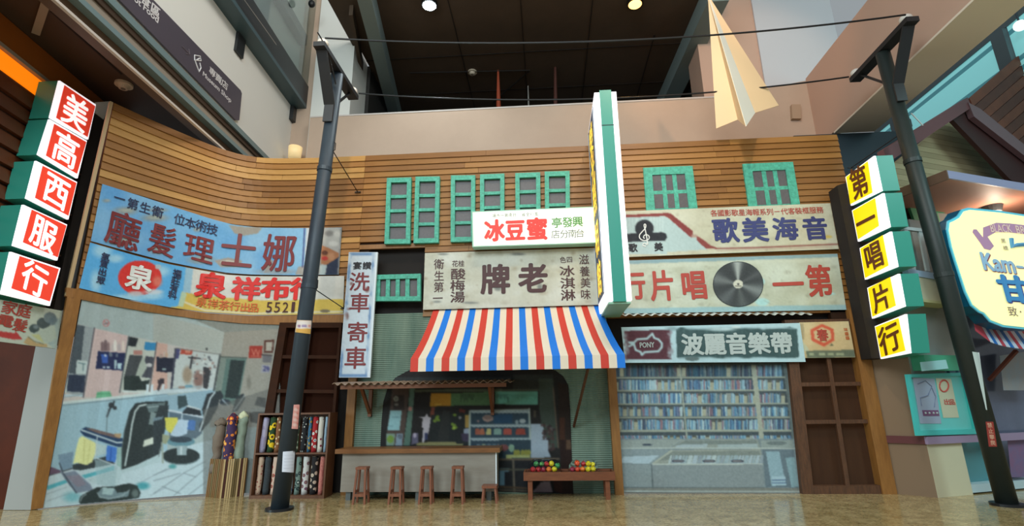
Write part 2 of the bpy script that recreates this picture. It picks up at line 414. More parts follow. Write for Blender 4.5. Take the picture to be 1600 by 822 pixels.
# ------------------------------------------------------------------ timber facade with planks
def wall_n(t):
    a, b = wall_xy(max(t-.01, 0), 3), wall_xy(min(t+.01, 1), 3); d = b-a; n = np.array([-d[1], d[0]]); n /= np.linalg.norm(n)
    return n if n[1] < 0 or n[0] > 0 else -n
def curve_strip(t0, t1, z0, z1, f0, f1, bk, n=16, mb=None):
    """solid strip following the curved wall: f0 proud at the bottom, f1 at the top"""
    mb = mb or MB(); vs = []
    for i in range(n+1):
        t = t0+(t1-t0)*i/n; nn = wall_n(t)
        for z, f in ((z0, f0), (z1, f1), (z1, bk), (z0, bk)):
            p = wall_xy(t, z)+nn*f; vs.append((p[0], p[1], z))
    fs = [(0, 1, 2, 3), (4*n+3, 4*n+2, 4*n+1, 4*n)]
    for i in range(n):
        a = 4*i
        for k in range(4): fs.append((a+k, a+(k+1) % 4, a+4+(k+1) % 4, a+4+k))
    return mb.add(vs, fs)
XR = 5.76
wb = MB().box(-3.6, -3.42, .03, .12, 2.9, 6.4).box(-3.42, -2.3, .03, .12, 4.45, 6.4).box(-2.3, XR, .03, .12, 3.05, 6.4)
curve_strip(0, .995, 3.3, 6.4, -.03, -.03, -.12, 24, wb)
wall = struct('wall_back', wb, backing)
PITCHZ = .125; row_n = 0; z = TOPZ
while z > 3.1:
    z0 = z-PITCHZ; r = random.Random(row_n*13+5)
    segs = []
    joints = [-3.6] + [x+r.uniform(-.35, .35) for x in (-1.2, 1.1, 3.5)] + [XR if z0 > 5.0 else XR-.08]
    for a, b in zip(joints[:-1], joints[1:]): segs.append((a, b))
    for a, b in segs:
        if z0 < 4.5 and a < -2.3:
            if b < -2.3: continue
            a = -2.3
        j = .002
        mb = MB().hexa([(a+j, -.034, z0), (b-j, -.034, z0), (b-j, -.010, z0+PITCHZ), (a+j, -.010, z0+PITCHZ)],
                       [(a+j, .03, z0), (b-j, .03, z0), (b-j, .03, z0+PITCHZ), (a+j, .03, z0+PITCHZ)])
        obj('plank', mb, wood[r.choices((0, 1, 2), (2, 5, 4))[0]], wall)
    tj = r.uniform(.35, .6) if z0 > 3.32 else None; pale = row_n in (2, 3, 9)
    for t0, t1 in ((.0005, tj), (tj+.001, .995)) if tj else ():
        k = r.choices((0, 1, 2, 3), (4, 3, 3, 1))[0]
        if pale and r.random() < .8: k = 3
        obj('plank', curve_strip(t0, t1, z0, z0+PITCHZ, .034, .010, -.03, 14), wood[k], wall)
    z = z0; row_n += 1
# framing beams and posts
struct('trim_1', panel(FAC, [(104, 449), (124, 452), (217, 472.5), (320, 489), (393, 493.5), (545, 491)], [(103, 463), (128, 468), (180, 478.5), (240, 488.5), (310, 498.5), (380, 505.5), (440, 507.5), (545, 505)], .06, .09, 40), trimwood)
struct('trim_2', panel(FAC, [(106, 458), (127, 463)], [(48, 797), (67, 794)], .06, .09, 2), trimwood)
struct('trim_3', MB().box(-3.6, -2.3, -.02, .05, 4.43, 4.52), trimwood)
struct('trim_4', MB().box(1.12, XR, -.06, .08, 2.96, 3.09), trimwood)
struct('trim_5', MB().box(-3.62, -3.47, -.08, .0, 0, 2.95), trimwood)
struct('trim_6', MB().box(1.05, 1.19, -.16, -.02, 0, 2.1), trimwood)
struct('trim_7', MB().box(5.28, 5.50, -.16, .05, 0, 3.0), trimwood)
struct('trim_8', MB().box(5.02, 5.28, -.06, .05, 2.2, 3.06), darkwood)
struct('wall_back_dark', MB().box(-3.6, 5.5, .14, .2, 2.0, 4.6).box(1.1, 5.5, .1, .16, 0, 3.0).box(-4.9, -3.4, .2, .3, 0, 3.0), dark)

# ------------------------------------------------------------------ barbershop photograph mural on the curved wall
bt = [(128, 467.5), (180, 478), (240, 488), (310, 498), (380, 505), (440, 505)]
bb = [(67, 794), (130, 787.5), (200, 781), (260, 776), (320, 771.5), (432, 770)]
c = Canvas(60, 460, 445, 800, (163, 178, 178)); T = c.T
T(60, 460, 4.565)
c.poly([(270, 210), (640, 295), (915, 352), (915, 705), (160, 790), (150, 600)], (196, 190, 186))
T(240, 470, 4.565).poly([(0, 290), (480, 382), (440, 620), (0, 670)], (190, 185, 180))
c.poly([(0, 90), (510, 225), (480, 382), (0, 288)], (166, 172, 166)).poly([(300, 140), (900, 160), (900, 200), (505, 226)], (132, 136, 130))
c.poly([(505, 226), (900, 200), (900, 900), (400, 900), (480, 382)], (148, 144, 134))
T(60, 460, 4.565)
c.poly([(275, 215), (395, 238), (325, 735), (190, 700)], (152, 162, 166)).poly([(272, 215), (330, 226), (305, 470), (270, 570), (215, 560)], (78, 88, 96))
c.poly([(215, 572), (335, 578), (325, 700), (200, 692)], (52, 62, 82)).poly([(275, 468), (350, 476), (340, 570), (265, 568)], (190, 205, 205)).line([(285, 488), (335, 498)], 1.2, (80, 110, 120)).line([(320, 500), (318, 545)], 1.2, (80, 110, 120))
c.poly([(200, 590), (210, 590), (200, 700), (185, 700)], (200, 215, 215)).line([(175, 720), (310, 722)], 3, (185, 205, 215)).line([(180, 735), (320, 715)], 1.5, (150, 170, 180))
c.poly([(405, 245), (640, 295), (572, 725), (330, 735)], (203, 182, 180)).line([(400, 240), (320, 735)], 2, (92, 86, 94))
c.poly([(425, 405), (628, 420), (605, 545), (408, 530)], (42, 50, 86)).poly([(445, 425), (495, 430), (495, 490), (455, 490)], (62, 96, 176)).ell(478, 437, 10, 9, (190, 200, 215))
c.poly([(540, 470), (560, 470), (555, 530), (540, 530)], (170, 195, 205)).poly([(565, 490), (595, 492), (590, 535), (562, 532)], (185, 215, 225)).rect(460, 515, 478, 528, (185, 200, 210)).rect(485, 515, 508, 528, (175, 190, 200)).ell(515, 430, 12, 16, (110, 120, 135)).ell(560, 435, 10, 14, (100, 110, 130))
for x, h_, cc in ((455, 60, (128, 108, 112)), (478, 72, (118, 100, 104)), (500, 55, (140, 118, 120)), (530, 40, (190, 180, 178)), (548, 70, (224, 220, 214)), (575, 45, (180, 170, 172)), (605, 66, (220, 208, 198))):
    c.rect(x-11, 405-h_, x+11, 406, cc).ell(x, 405-h_, 7, 10, cc)
c.poly([(640, 297), (845, 342), (790, 700), (580, 690)], (186, 192, 184)).poly([(640, 300), (712, 315), (695, 372), (632, 368)], (42, 48, 54)).poly([(760, 340), (842, 346), (830, 402), (755, 396)], (56, 132, 180)).rect(680, 400, 740, 432, (176, 128, 120))
c.poly([(650, 432), (742, 438), (715, 600), (610, 592)], (72, 76, 80)).poly([(765, 440), (830, 450), (808, 600), (735, 590)], (72, 74, 84)).poly([(750, 440), (775, 520), (735, 590), (690, 588), (720, 500)], (168, 178, 168)).ell(790, 505, 22, 14, (190, 190, 190))
c.poly([(610, 592), (625, 580), (718, 584), (735, 620), (795, 610), (780, 680), (610, 690)], (46, 56, 56)).line([(645, 300), (580, 700)], 2, (88, 96, 100)).line([(845, 342), (790, 700)], 2, (100, 96, 98)).line([(600, 690), (790, 700)], 3, (200, 212, 210))
c.poly([(418, 695), (512, 690), (526, 738), (408, 745)], (112, 178, 142)).line([(420, 712), (515, 708)], 1.2, (80, 150, 110))
c.poly([(850, 345), (920, 355), (920, 680), (800, 690)], (198, 164, 152)).poly([(852, 450), (920, 455), (920, 560), (842, 548)], (38, 42, 58)).rect(868, 425, 885, 450, (150, 120, 115)).rect(893, 410, 905, 450, (190, 175, 165))
for x in (778, 812, 890): c.poly([(x-8, 640), (x+10, 640), (x+6, 705), (x-12, 705)], (200, 214, 220))
c.poly([(850, 612), (890, 606), (885, 640), (868, 655), (850, 700), (842, 690), (855, 645)], (70, 60, 66))
c.poly([(150, 785), (920, 698), (920, 1400), (20, 1400)], (156, 188, 202)).line([(165, 775), (560, 735), (920, 695)], 4, (200, 214, 214)).line([(165, 792), (560, 752), (920, 712)], 1.5, (120, 140, 150))
T(240, 470, 4.565)
c.poly([(0, 670), (0, 640), (330, 600), (470, 600), (470, 640), (380, 640)], (186, 200, 205)).poly([(0, 688), (400, 638), (440, 640), (400, 850), (0, 900)], (140, 168, 182))
c.poly([(22, 400), (155, 412), (138, 512), (18, 500)], (40, 44, 60)).rect(60, 480, 90, 496, (150, 170, 170)).rect(40, 385, 60, 408, (170, 150, 140)).ell(92, 385, 12, 18, (190, 160, 140)).rect(45, 555, 75, 590, (60, 55, 62)).line([(35, 640), (55, 590)], 2, (70, 66, 70))
c.poly([(160, 338), (480, 384), (435, 620), (118, 632)], (184, 192, 190)).poly([(160, 335), (190, 340), (180, 410), (150, 420)], (70, 70, 110)).poly([(195, 340), (282, 352), (270, 388), (190, 380)], (172, 76, 62)).rect(228, 350, 262, 372, (200, 130, 110))
c.poly([(150, 340), (165, 340), (135, 630), (118, 630)], (70, 72, 86)).ell(240, 530, 34, 60, (150, 132, 112), .9, .6).ell(320, 560, 36, 60, (128, 96, 88), .9, .6).poly([(355, 470), (412, 482), (385, 630), (352, 622)], (62, 62, 66))
for i in range(46): c.rect(*(lambda x, y: (x, y, x+random.randint(8, 24), y+random.randint(5, 20)))(random.randint(250, 450), random.randint(372, 560)), random.choice([(90, 92, 96), (190, 196, 190), (120, 116, 112), (150, 120, 112), (70, 72, 80), (205, 210, 205)]), .75)
c.line([(250, 405), (330, 412)], 2, (50, 50, 56)).line([(275, 400), (262, 480)], 3, (60, 60, 64)).line([(475, 384), (430, 640)], 3, (72, 76, 76)).line([(160, 338), (480, 384)], 1.5, (120, 120, 116)).rect(370, 336, 386, 352, (70, 74, 74))
c.line([(120, 632), (330, 612)], 2, (150, 170, 176)); c.ell(250, 610, 30, 10, (110, 150, 165)).ell(200, 618, 26, 10, (150, 130, 120))
c.poly([(478, 400), (665, 408), (600, 760), (430, 700)], (120, 132, 124)).poly([(520, 412), (660, 415), (600, 745), (500, 720), (478, 690)], (88, 112, 106)).poly([(550, 422), (650, 428), (600, 700), (508, 690)], (42, 52, 52)).line([(480, 400), (665, 408)], 1.4, (60, 70, 66))
c.poly([(685, 322), (778, 320), (770, 408), (676, 410)], (152, 52, 42)).line([(700, 345), (715, 385), (730, 345), (745, 390), (755, 350)], 1.2, (205, 130, 110)).line([(695, 395), (758, 396)], 1, (205, 130, 110))
c.poly([(790, 280), (860, 278), (852, 372), (785, 372)], (86, 52, 44)).poly([(803, 294), (848, 292), (842, 358), (798, 360)], (168, 162, 150)).poly([(778, 382), (846, 386), (838, 440), (776, 438)], (104, 102, 106)).poly([(770, 455), (835, 460), (825, 515), (765, 512)], (152, 150, 156))
c.line([(785, 470), (800, 470), (798, 482), (783, 498), (802, 500)], 1.6, (62, 62, 110)).line([(812, 470), (808, 488), (824, 488)], 1.6, (62, 62, 110)).line([(820, 475), (817, 502)], 1.6, (62, 62, 110)).line([(772, 385), (840, 390)], 2, (70, 60, 60))
c.ell(680, 585, 16, 46, (116, 112, 102), .8, .8)
T(60, 460, 4.565).ell(483, 205, 25, 27, (190, 120, 122)).ell(483, 205, 19, 20, (176, 184, 184)).line([(468, 190), (498, 222)], 1.4, (190, 120, 122)).line([(470, 212), (496, 204)], 1.6, (110, 100, 106))
# barbershop floor, chairs
T(60, 630, 4.565)
c.poly([(60, 520), (240, 462), (560, 400), (860, 350), (1250, 260), (1250, 800), (0, 900)], (186, 204, 210)).line([(60, 520), (240, 466), (300, 450)], 2, (70, 76, 84)).poly([(75, 450), (160, 480), (150, 500), (75, 510)], (105, 85, 105))
c.poly([(60, 590), (200, 545), (400, 490), (540, 445), (540, 478), (340, 535), (200, 570), (60, 622)], (72, 164, 178), .85).ell(240, 670, 60, 36, (100, 170, 180), .7, .9).ell(745, 590, 46, 26, (60, 148, 158), .85, .8)
for a, b in (((700, 580), (913, 470)), ((800, 660), (913, 600)), ((60, 650), (200, 600)), ((540, 480), (860, 400)), ((60, 700), (230, 640))): c.line([a, b], 1, (138, 152, 162), .8)
c.poly([(140, 370), (250, 345), (238, 462), (160, 480)], (122, 148, 168)).poly([(240, 440), (480, 380), (548, 432), (300, 480), (250, 475)], (58, 66, 70)).poly([(150, 420), (180, 500), (260, 480), (372, 580), (392, 620), (270, 642), (222, 590), (160, 500)], (122, 134, 150)).line([(150, 430), (180, 505), (270, 640)], 2, (66, 76, 88)).line([(180, 495), (260, 478), (370, 575)], 1.5, (185, 200, 210)).poly([(200, 520), (290, 510), (340, 580), (280, 600)], (132, 128, 142))
c.poly([(560, 400), (860, 360), (870, 420), (600, 500), (560, 600), (380, 570), (350, 545), (540, 480)], (176, 196, 200))
c.poly([(288, 700), (300, 665), (340, 640), (420, 600), (560, 590), (600, 580), (650, 572), (705, 588), (730, 640), (715, 678), (560, 700), (400, 712), (300, 722)], (48, 58, 58)).poly([(425, 640), (455, 600), (548, 612), (560, 640), (650, 630), (640, 665), (500, 690), (430, 672)], (114, 134, 140)).poly([(458, 600), (544, 608), (525, 656), (456, 650)], (160, 184, 186)).line([(420, 640), (440, 672), (510, 680), (600, 660), (650, 620)], 1.5, (150, 165, 168)).ell(690, 645, 24, 30, (110, 124, 122), .8, .5).line([(300, 700), (310, 670), (340, 650)], 1.5, (150, 165, 168))
c.poly([(600, 470), (560, 440), (560, 320), (600, 300)], (150, 180, 176)).poly([(400, 400), (560, 440), (545, 600), (420, 580)], (160, 186, 192), .6)
c.poly([(300, 188), (340, 170), (585, 245), (655, 275), (640, 320), (560, 310), (330, 235), (300, 208)], (42, 66, 98)).poly([(335, 180), (380, 180), (590, 235), (580, 255), (430, 218)], (116, 98, 96)).poly([(540, 215), (590, 218), (588, 250), (545, 240)], (176, 150, 118)).line([(308, 192), (420, 232), (560, 282), (645, 278)], 2.4, (196, 212, 218))
c.poly([(312, 235), (410, 285), (408, 350), (385, 420), (345, 442), (270, 425), (248, 435), (268, 330), (290, 250)], (222, 224, 160)).line([(330, 260), (322, 420)], 1.2, (196, 196, 128)).line([(370, 290), (350, 430)], 1.2, (200, 200, 134)).poly([(490, 300), (562, 318), (550, 424), (480, 410)], (74, 124, 204)).line([(520, 320), (512, 410)], 2, (50, 92, 170)).poly([(410, 285), (485, 305), (478, 360), (405, 382)], (176, 198, 200)).line([(420, 240), (405, 390), (555, 445)], 1.6, (190, 205, 210))
c.poly([(595, 475), (592, 330), (612, 200), (650, 60), (690, 2), (780, -12), (925, -14), (910, 130), (868, 360), (700, 440)], (50, 58, 60)).line([(618, 445), (650, 275), (668, 150), (690, 60), (720, 20), (770, 10)], 2.6, (190, 204, 204)).line([(592, 475), (596, 320), (612, 200), (650, 60)], 1.2, (96, 110, 112))
c.poly([(765, 10), (905, -6), (895, 55), (790, 68)], (98, 114, 116)).line([(780, 30), (900, 18)], 1.4, (160, 176, 178)).poly([(802, 62), (858, 75), (830, 158), (788, 152)], (122, 138, 138)).poly([(755, 265), (826, 240), (820, 290), (744, 314)], (204, 210, 196)).line([(905, 60), (860, 380)], 1.5, (120, 130, 128))
c.ell(520, 15, 22, 20, (60, 66, 72)).ell(546, 34, 14, 14, (60, 66, 72)).line([(540, -10), (505, 50), (490, 95)], 3, (58, 64, 70)).line([(500, 40), (490, 100), (485, 215)], 1.2, (100, 115, 120))
T(240, 620, 4.565)
c.poly([(110, 60), (40, 60), (0, 180), (0, 425), (30, 405), (60, 330), (100, 160)], (54, 62, 66)).poly([(0, 150), (70, 140), (60, 160), (0, 175)], (110, 130, 140))
c.poly([(110, 100), (200, 120), (360, 145), (345, 260), (300, 300), (110, 310)], (76, 92, 106), .8)
c.poly([(380, -20), (480, -45), (500, 0), (400, 180), (330, 258), (328, 200), (356, 148), (345, 90)], (48, 54, 58)).line([(436, -30), (405, 10), (330, 245)], 2.4, (190, 202, 206)).line([(110, 98), (200, 115), (352, 146)], 3.2, (190, 202, 210)).line([(240, 66), (330, 92)], 3, (190, 200, 202)).poly([(238, 72), (335, 98), (340, 135), (200, 118)], (44, 50, 56)).poly([(170, -5), (230, -10), (245, 60), (175, 90)], (60, 76, 80)).line([(205, 120), (200, 160)], 2, (180, 195, 205))
c.poly([(80, 150), (170, 148), (182, 215), (130, 268), (88, 235)], (206, 200, 92)).poly([(180, 160), (250, 168), (240, 262), (170, 292), (118, 272)], (176, 196, 212)).poly([(248, 165), (302, 170), (292, 240), (240, 236)], (80, 116, 170))
c.ell(195, 320, 100, 36, (100, 138, 150)).ell(195, 305, 80, 22, (60, 72, 82)).poly([(60, 265), (120, 280), (90, 340), (60, 330)], (150, 156, 130)).ell(196, 425, 136, 62, (110, 128, 132)).ell(196, 422, 132, 56, (48, 56, 58)).poly([(165, 350), (240, 350), (234, 418), (168, 416)], (150, 168, 172)).rect(188, 355, 204, 415, (190, 205, 208)).line([(60, 330), (66, 470)], 3, (150, 160, 150)).ell(135, 498, 26, 16, (60, 140, 140), .8, .8)
c.poly([(470, 20), (560, 60), (500, 140), (440, 140)], (148, 146, 140)).ell(510, 40, 40, 22, (50, 58, 66)).line([(490, 20), (530, 60)], 2, (150, 165, 175))
c.poly([(640, -25), (655, 10), (600, 100), (560, 110), (590, 0)], (50, 56, 58)).line([(650, -10), (575, 95)], 2, (150, 156, 156)).poly([(720, 60), (740, 0), (800, 10), (800, 80)], (58, 58, 58)).poly([(690, 85), (800, 80), (800, 110), (690, 110)], (150, 150, 144)).poly([(680, 110), (800, 108), (790, 200), (690, 180)], (52, 50, 50))
for a, b in (((0, 600), (190, 545)), ((0, 690), (215, 545)), ((215, 545), (370, 460)), ((215, 545), (300, 572)), ((145, 705), (370, 510)), ((60, 640), (190, 690)), ((0, 560), (120, 510)), ((250, 700), (370, 610))): c.line([a, b], 1.1, (112, 124, 132), .8)
c.ell(270, 130, 70, 90, (150, 110, 130), .0)
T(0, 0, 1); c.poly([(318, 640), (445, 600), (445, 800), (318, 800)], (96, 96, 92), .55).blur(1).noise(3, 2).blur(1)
wallp = thing('barbershop_mural', 'large curved photo mural of a barbershop interior with mirrors and black barber chairs', 'mural', FAC.at(250, 776, .02))
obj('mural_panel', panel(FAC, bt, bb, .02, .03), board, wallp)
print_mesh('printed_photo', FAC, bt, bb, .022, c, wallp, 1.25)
# ------------------------------------------------------------------ ribbed green wall and sweet shop print in the middle bay
gm = mat('ribbed_green_wall', (122, 140, 122), .6, vary=(88, 112, 98), vscale=1.3, stretch=(3, 1, .5), amount=.35)
nt = gm.node_tree; wv = nt.nodes.new('ShaderNodeTexWave'); wv.bands_direction = 'Z'; wv.inputs['Scale'].default_value = 9; tc = nt.nodes.new('ShaderNodeTexCoord')
nt.links.new(tc.outputs['Object'], wv.inputs['Vector']); bp = nt.nodes.new('ShaderNodeBump'); bp.inputs['Strength'].default_value = .8; bp.inputs['Distance'].default_value = .012
nt.links.new(wv.outputs['Fac'], bp.inputs['Height']); nt.links.new(bp.outputs['Normal'], nt.nodes['Principled BSDF'].inputs['Normal'])
struct('wall_shop', MB().box(-3.47, 1.1, .0, .06, 0, 3.15), gm)
arch = [(594, 705), (596, 660), (599, 628), (606, 605), (618, 590), (638, 579), (700, 574), (850, 574), (868, 579), (880, 588), (888, 602), (891, 640), (893, 700), (896, 772), (776, 768), (590, 768)]
c = Canvas(585, 568, 905, 780, (30, 28, 27)); T = c.T
T(580, 590, 6.85)
c.poly([(150, 0), (1500, 0), (1500, 60), (150, 60)], (46, 50, 50)).poly([(230, 90), (410, 90), (345, 730), (150, 730), (200, 350)], (76, 62, 56)).rect(235, 190, 355, 345, (48, 40, 38)).ell(265, 228, 27, 30, (150, 150, 140)).ell(265, 228, 18, 20, (105, 108, 100)).ell(272, 288, 22, 14, (120, 118, 110))
c.poly([(205, 355), (328, 355), (302, 565), (172, 565)], (136, 176, 180)).line([(225, 425), (300, 425)], 1, (90, 120, 130)).line([(200, 520), (230, 520)], 1, (90, 120, 130)).poly([(160, 600), (258, 600), (245, 728), (150, 728)], (120, 142, 126)).ell(205, 660, 36, 40, (110, 140, 60)).poly([(270, 600), (340, 600), (330, 728), (258, 728)], (128, 146, 158)).ell(308, 632, 22, 22, (60, 62, 70)).ell(308, 632, 15, 15, (128, 146, 158)).line([(292, 620), (324, 645)], 1, (60, 62, 70))
c.poly([(410, 90), (470, 90), (415, 730), (345, 730), (400, 300)], (84, 112, 100)).poly([(400, 310), (440, 318), (430, 360), (395, 350)], (170, 120, 110)).rect(120, 560, 160, 730, (26, 24, 24))
c.poly([(470, 125), (1400, 120), (1400, 152), (470, 158)], (74, 82, 66)).poly([(640, 170), (852, 168), (850, 305), (625, 310)], (164, 118, 34)).poly([(852, 168), (1290, 155), (1290, 295), (850, 302)], (74, 104, 68))
for i in range(26): x = 960+i*12; c.line([(x, 180), (x, random.choice((215, 240, 262)))], 1, (44, 58, 42), .9 if i < 12 else .4)
c.line([(690, 290), (745, 288)], 1.2, (210, 180, 90)); c.poly([(640, 320), (680, 320), (672, 430), (632, 430)], (116, 62, 48))
c.poly([(640, 400), (1060, 380), (1060, 720), (620, 720)], (30, 34, 34)).poly([(770, 350), (840, 360), (830, 700), (700, 700)], (40, 42, 40))
c.poly([(510, 420), (570, 418), (600, 385), (612, 420), (640, 430), (620, 560), (612, 600), (560, 700), (545, 690), (556, 540), (540, 530), (552, 434), (512, 430)], (176, 170, 176)).rect(575, 590, 605, 665, (50, 56, 86)).poly([(440, 600), (500, 590), (505, 700), (430, 720)], (96, 92, 112)).ell(465, 618, 18, 26, (170, 160, 178))
for cx, cy in ((700, 440), (680, 465), (720, 455), (890, 510), (880, 545), (905, 535), (895, 400), (710, 420), (870, 500)): c.ell(cx, cy, 20, 16, (104, 128, 48))
c.ell(885, 540, 14, 18, (150, 176, 70)).ell(950, 430, 18, 16, (130, 130, 130)).poly([(1000, 405), (1055, 395), (1050, 540), (1005, 540)], (160, 132, 70)).poly([(990, 550), (1060, 540), (1060, 600), (990, 600)], (140, 150, 165)).poly([(960, 600), (1050, 600), (1040, 690), (980, 680)], (60, 52, 72)).poly([(940, 330), (1010, 350), (1000, 380), (940, 370)], (90, 40, 34))
c.poly([(480, 710), (520, 695), (650, 690), (905, 685), (915, 712), (985, 705), (985, 730), (480, 730)], (132, 126, 84))
T(720, 580, 6.85)
c.poly([(560, 40), (990, 40), (1000, 240), (560, 200)], (44, 48, 46)).poly([(370, 215), (822, 218), (828, 360), (362, 355)], (92, 150, 132))
for i in range(36): x = 388+i*12; c.line([(x, 250), (x, 250+random.choice((20, 34, 48)))], 1, (50, 84, 74), .9 if i < 10 else .4)
c.line([(505, 280), (508, 330)], 1.3, (44, 74, 64)).line([(365, 205), (830, 200)], 2, (86, 92, 74))
c.poly([(835, 80), (985, 80), (1040, 820), (900, 820), (840, 400)], (58, 68, 60)).line([(990, 180), (1045, 820)], 2, (96, 80, 66)).poly([(1040, 120), (1150, 150), (1185, 820), (1050, 820)], (36, 24, 18)).poly([(1060, 500), (1110, 500), (1120, 820), (1062, 820)], (62, 34, 20)).rect(780, 420, 806, 500, (70, 64, 54))
c.poly([(105, 415), (745, 405), (752, 900), (90, 900)], (44, 62, 74)).line([(98, 430), (92, 900)], 3, (156, 168, 160)).line([(732, 405), (746, 900)], 3, (156, 168, 160)).line([(105, 424), (735, 410)], 2, (150, 156, 148))
for y0 in (440, 590, 735, 870):
    c.line([(110, y0-12), (735, y0-14)], 2.6, (140, 156, 158)); c.line([(120+i*22, y0+(6 if i % 2 else -2)) for i in range(29)], 1.6, (176, 188, 188))
c.poly([(360, 462), (550, 462), (548, 560), (352, 560)], (34, 66, 92)).ell(290, 505, 58, 38, (150, 128, 120)).ell(290, 495, 50, 22, (120, 100, 94)).ell(660, 535, 34, 26, (150, 160, 162)).ell(600, 545, 18, 24, (130, 144, 148)).ell(185, 535, 14, 14, (130, 110, 110))
for x, w_, cc in ((180, 50, (150, 84, 66)), (232, 40, (160, 96, 70)), (300, 50, (176, 168, 110)), (395, 80, (120, 150, 140)), (500, 90, (156, 74, 64)), (640, 100, (136, 60, 50))):
    c.poly([(x-w_/2, 625), (x+w_/2, 622), (x+w_/2+3, 680), (x-w_/2-3, 682)], cc); c.ell(x, 625, w_/2, 12, cc)
for i in range(10): c.ell(190+i*56, 790, 22, 14, random.choice([(120, 130, 110), (130, 110, 100), (90, 104, 110)]))
c.poly([(752, 565), (875, 562), (890, 640), (935, 740), (900, 900), (752, 900)], (150, 164, 176))
for i in range(60): c.ell(random.randint(880, 1000), random.randint(570, 900), random.randint(10, 26), random.randint(8, 22), random.choice([(58, 44, 44), (70, 50, 48), (46, 38, 40), (90, 84, 84)]), .8)
T(760, 690, 7.27)
c.poly([(145, -20), (505, -20), (505, 195), (145, 205)], (40, 58, 68)).ell(200, 70, 50, 40, (110, 66, 66)).ell(285, 75, 34, 44, (120, 150, 128)).poly([(225, 150), (500, 150), (500, 186), (222, 190)], (154, 160, 104))
for x in (330, 360, 410, 450, 480): c.ell(x, 125, 24, 32, (130, 130, 60))
c.poly([(505, -20), (700, -20), (700, 100), (735, 180), (505, 185)], (150, 164, 176)).poly([(145, 196), (830, 182), (830, 208), (145, 216)], (96, 84, 68)).poly([(145, 216), (300, 216), (300, 600), (145, 600)], (32, 36, 38))
c.poly([(300, 215), (820, 208), (830, 600), (300, 600)], (26, 28, 32)).poly([(150, 300), (270, 300), (250, 345), (210, 350), (208, 500), (145, 500)], (90, 124, 140)).rect(210, 345, 290, 500, (24, 26, 32)).line([(305, 220), (318, 580)], 3.4, (100, 92, 80)).line([(150, 318), (455, 318)], 3, (80, 78, 66)).line([(150, 515), (455, 530)], 3, (74, 58, 40)).line([(150, 550), (455, 562)], 3, (70, 62, 50)).line([(640, 240), (660, 600)], 2, (60, 66, 76)).line([(500, 330), (640, 330)], 2, (60, 66, 76))
c.poly([(520, 580), (620, 460), (720, 450), (755, 580)], (150, 136, 146)).poly([(760, 450), (860, 440), (980, 460), (980, 610), (860, 595), (770, 560)], (54, 26, 20)).poly([(835, -20), (965, -20), (980, 600), (862, 580)], (36, 18, 12)).rect(905, -20, 960, 90, (84, 62, 46))
T(0, 0, 1); c.blur(1).noise(2.5, 2).blur(1)
sw = thing('sweet_shop_print', 'dark arched photo print of a sweet shop interior behind the counter', 'mural', Y0.at(740, 770, .0))
mb = MB(); W_ = [Y0.at(*p, off=.012) for p in arch]; mb.prism(W_, [w+np.array([0, .012, 0]) for w in W_]); obj('print_backing', mb, dark, sw)
print_mesh('printed_photo', Y0, [(588, 573), (898, 573)], [(588, 770), (898, 770)], .014, c, sw, 1.3, inside=[(x*.996+742*.004, y*.996+670*.004) for x, y in arch])

# ------------------------------------------------------------------ cassette shelf mural
st_, sb_ = [(957, 560), (1232, 560)], [(969, 769), (1254, 770.5)]
c = Canvas(950, 555, 1260, 775, (104, 112, 108)); T = c.T; T(950, 560, 3.737)
c.rect(-20, -10, 1200, 30, (62, 62, 58))
def spines(x0, x1, y0, y1, dx, dim=1.0, gaps=()):
    x = x0
    while x < x1:
        w_ = random.choice((4, 5, 6, 7, 8)); h_ = (y1-y0)*random.choice((0, 0, 0, .04, .1))
        cc = random.choice([(124, 166, 192), (164, 194, 204), (92, 130, 164), (66, 94, 130), (140, 170, 180), (186, 204, 204), (104, 130, 140), (70, 76, 92), (150, 150, 140), (90, 140, 170), (150, 110, 116), (120, 124, 150)])
        if random.random() < .035: c.rect(x, y0, x+22, y1, (84, 80, 70)); c.rect(x, y0+14, x+22, y1, (168, 164, 138)); x += 22; continue
        c.poly([(x, y0+h_), (x+w_, y0+h_), (x+w_+dx, y1), (x+dx, y1)], [v*dim for v in cc]); x += w_
bays = [((36, 415), (50, 445)), ((432, 835), (462, 880)), ((868, 1010), (905, 1060))]
rows_ = [(40, 108), (122, 184), (200, 262), (278, 340), (354, 418), (445, 470)]
c.poly([(30, 20), (1020, 20), (1110, 780), (60, 780)], (64, 70, 72))
for bi, ((a0, a1), (b0, b1)) in enumerate(bays):
    for ri, (y0, y1) in enumerate(rows_):
        k = (y0-40)/380; xl, xr = a0+(b0-a0)*k, a1+(b1-a1)*k; spines(xl, xr, y0+(4 if ri else 0), y1, 2, .6 if ri == 0 and bi < 2 else .96)
for ri, (y0, y1) in enumerate(rows_[:-1]): c.line([(30+y1*.05, y1+6), (1020+y1*.11, y1+2+(2 if ri > 2 else 0))], 2.3 if ri < 4 else 3.4, (164, 166, 146))
c.line([(418, 20), (438, 240), (462, 470)], 2.6, (160, 162, 144)).poly([(832, 20), (862, 20), (912, 475), (885, 475)], (168, 168, 148)).rect(20, 18, 1020, 38, (70, 70, 64))
c.poly([(48, 470), (1090, 468), (1120, 790), (60, 790)], (128, 138, 138))
c.poly([(52, 476), (440, 472), (362, 522), (56, 522)], (152, 158, 150)).ell(228, 505, 30, 6, (56, 62, 74)).poly([(440, 476), (872, 472), (888, 522), (370, 522)], (150, 154, 142)).poly([(450, 482), (866, 478), (872, 500), (400, 505)], (124, 130, 122)).poly([(410, 505), (580, 500), (578, 522), (385, 522)], (172, 184, 186)).poly([(640, 502), (872, 500), (876, 522), (640, 522)], (168, 180, 178)).line([(52, 526), (372, 524), (1090, 526)], 2, (190, 196, 186))
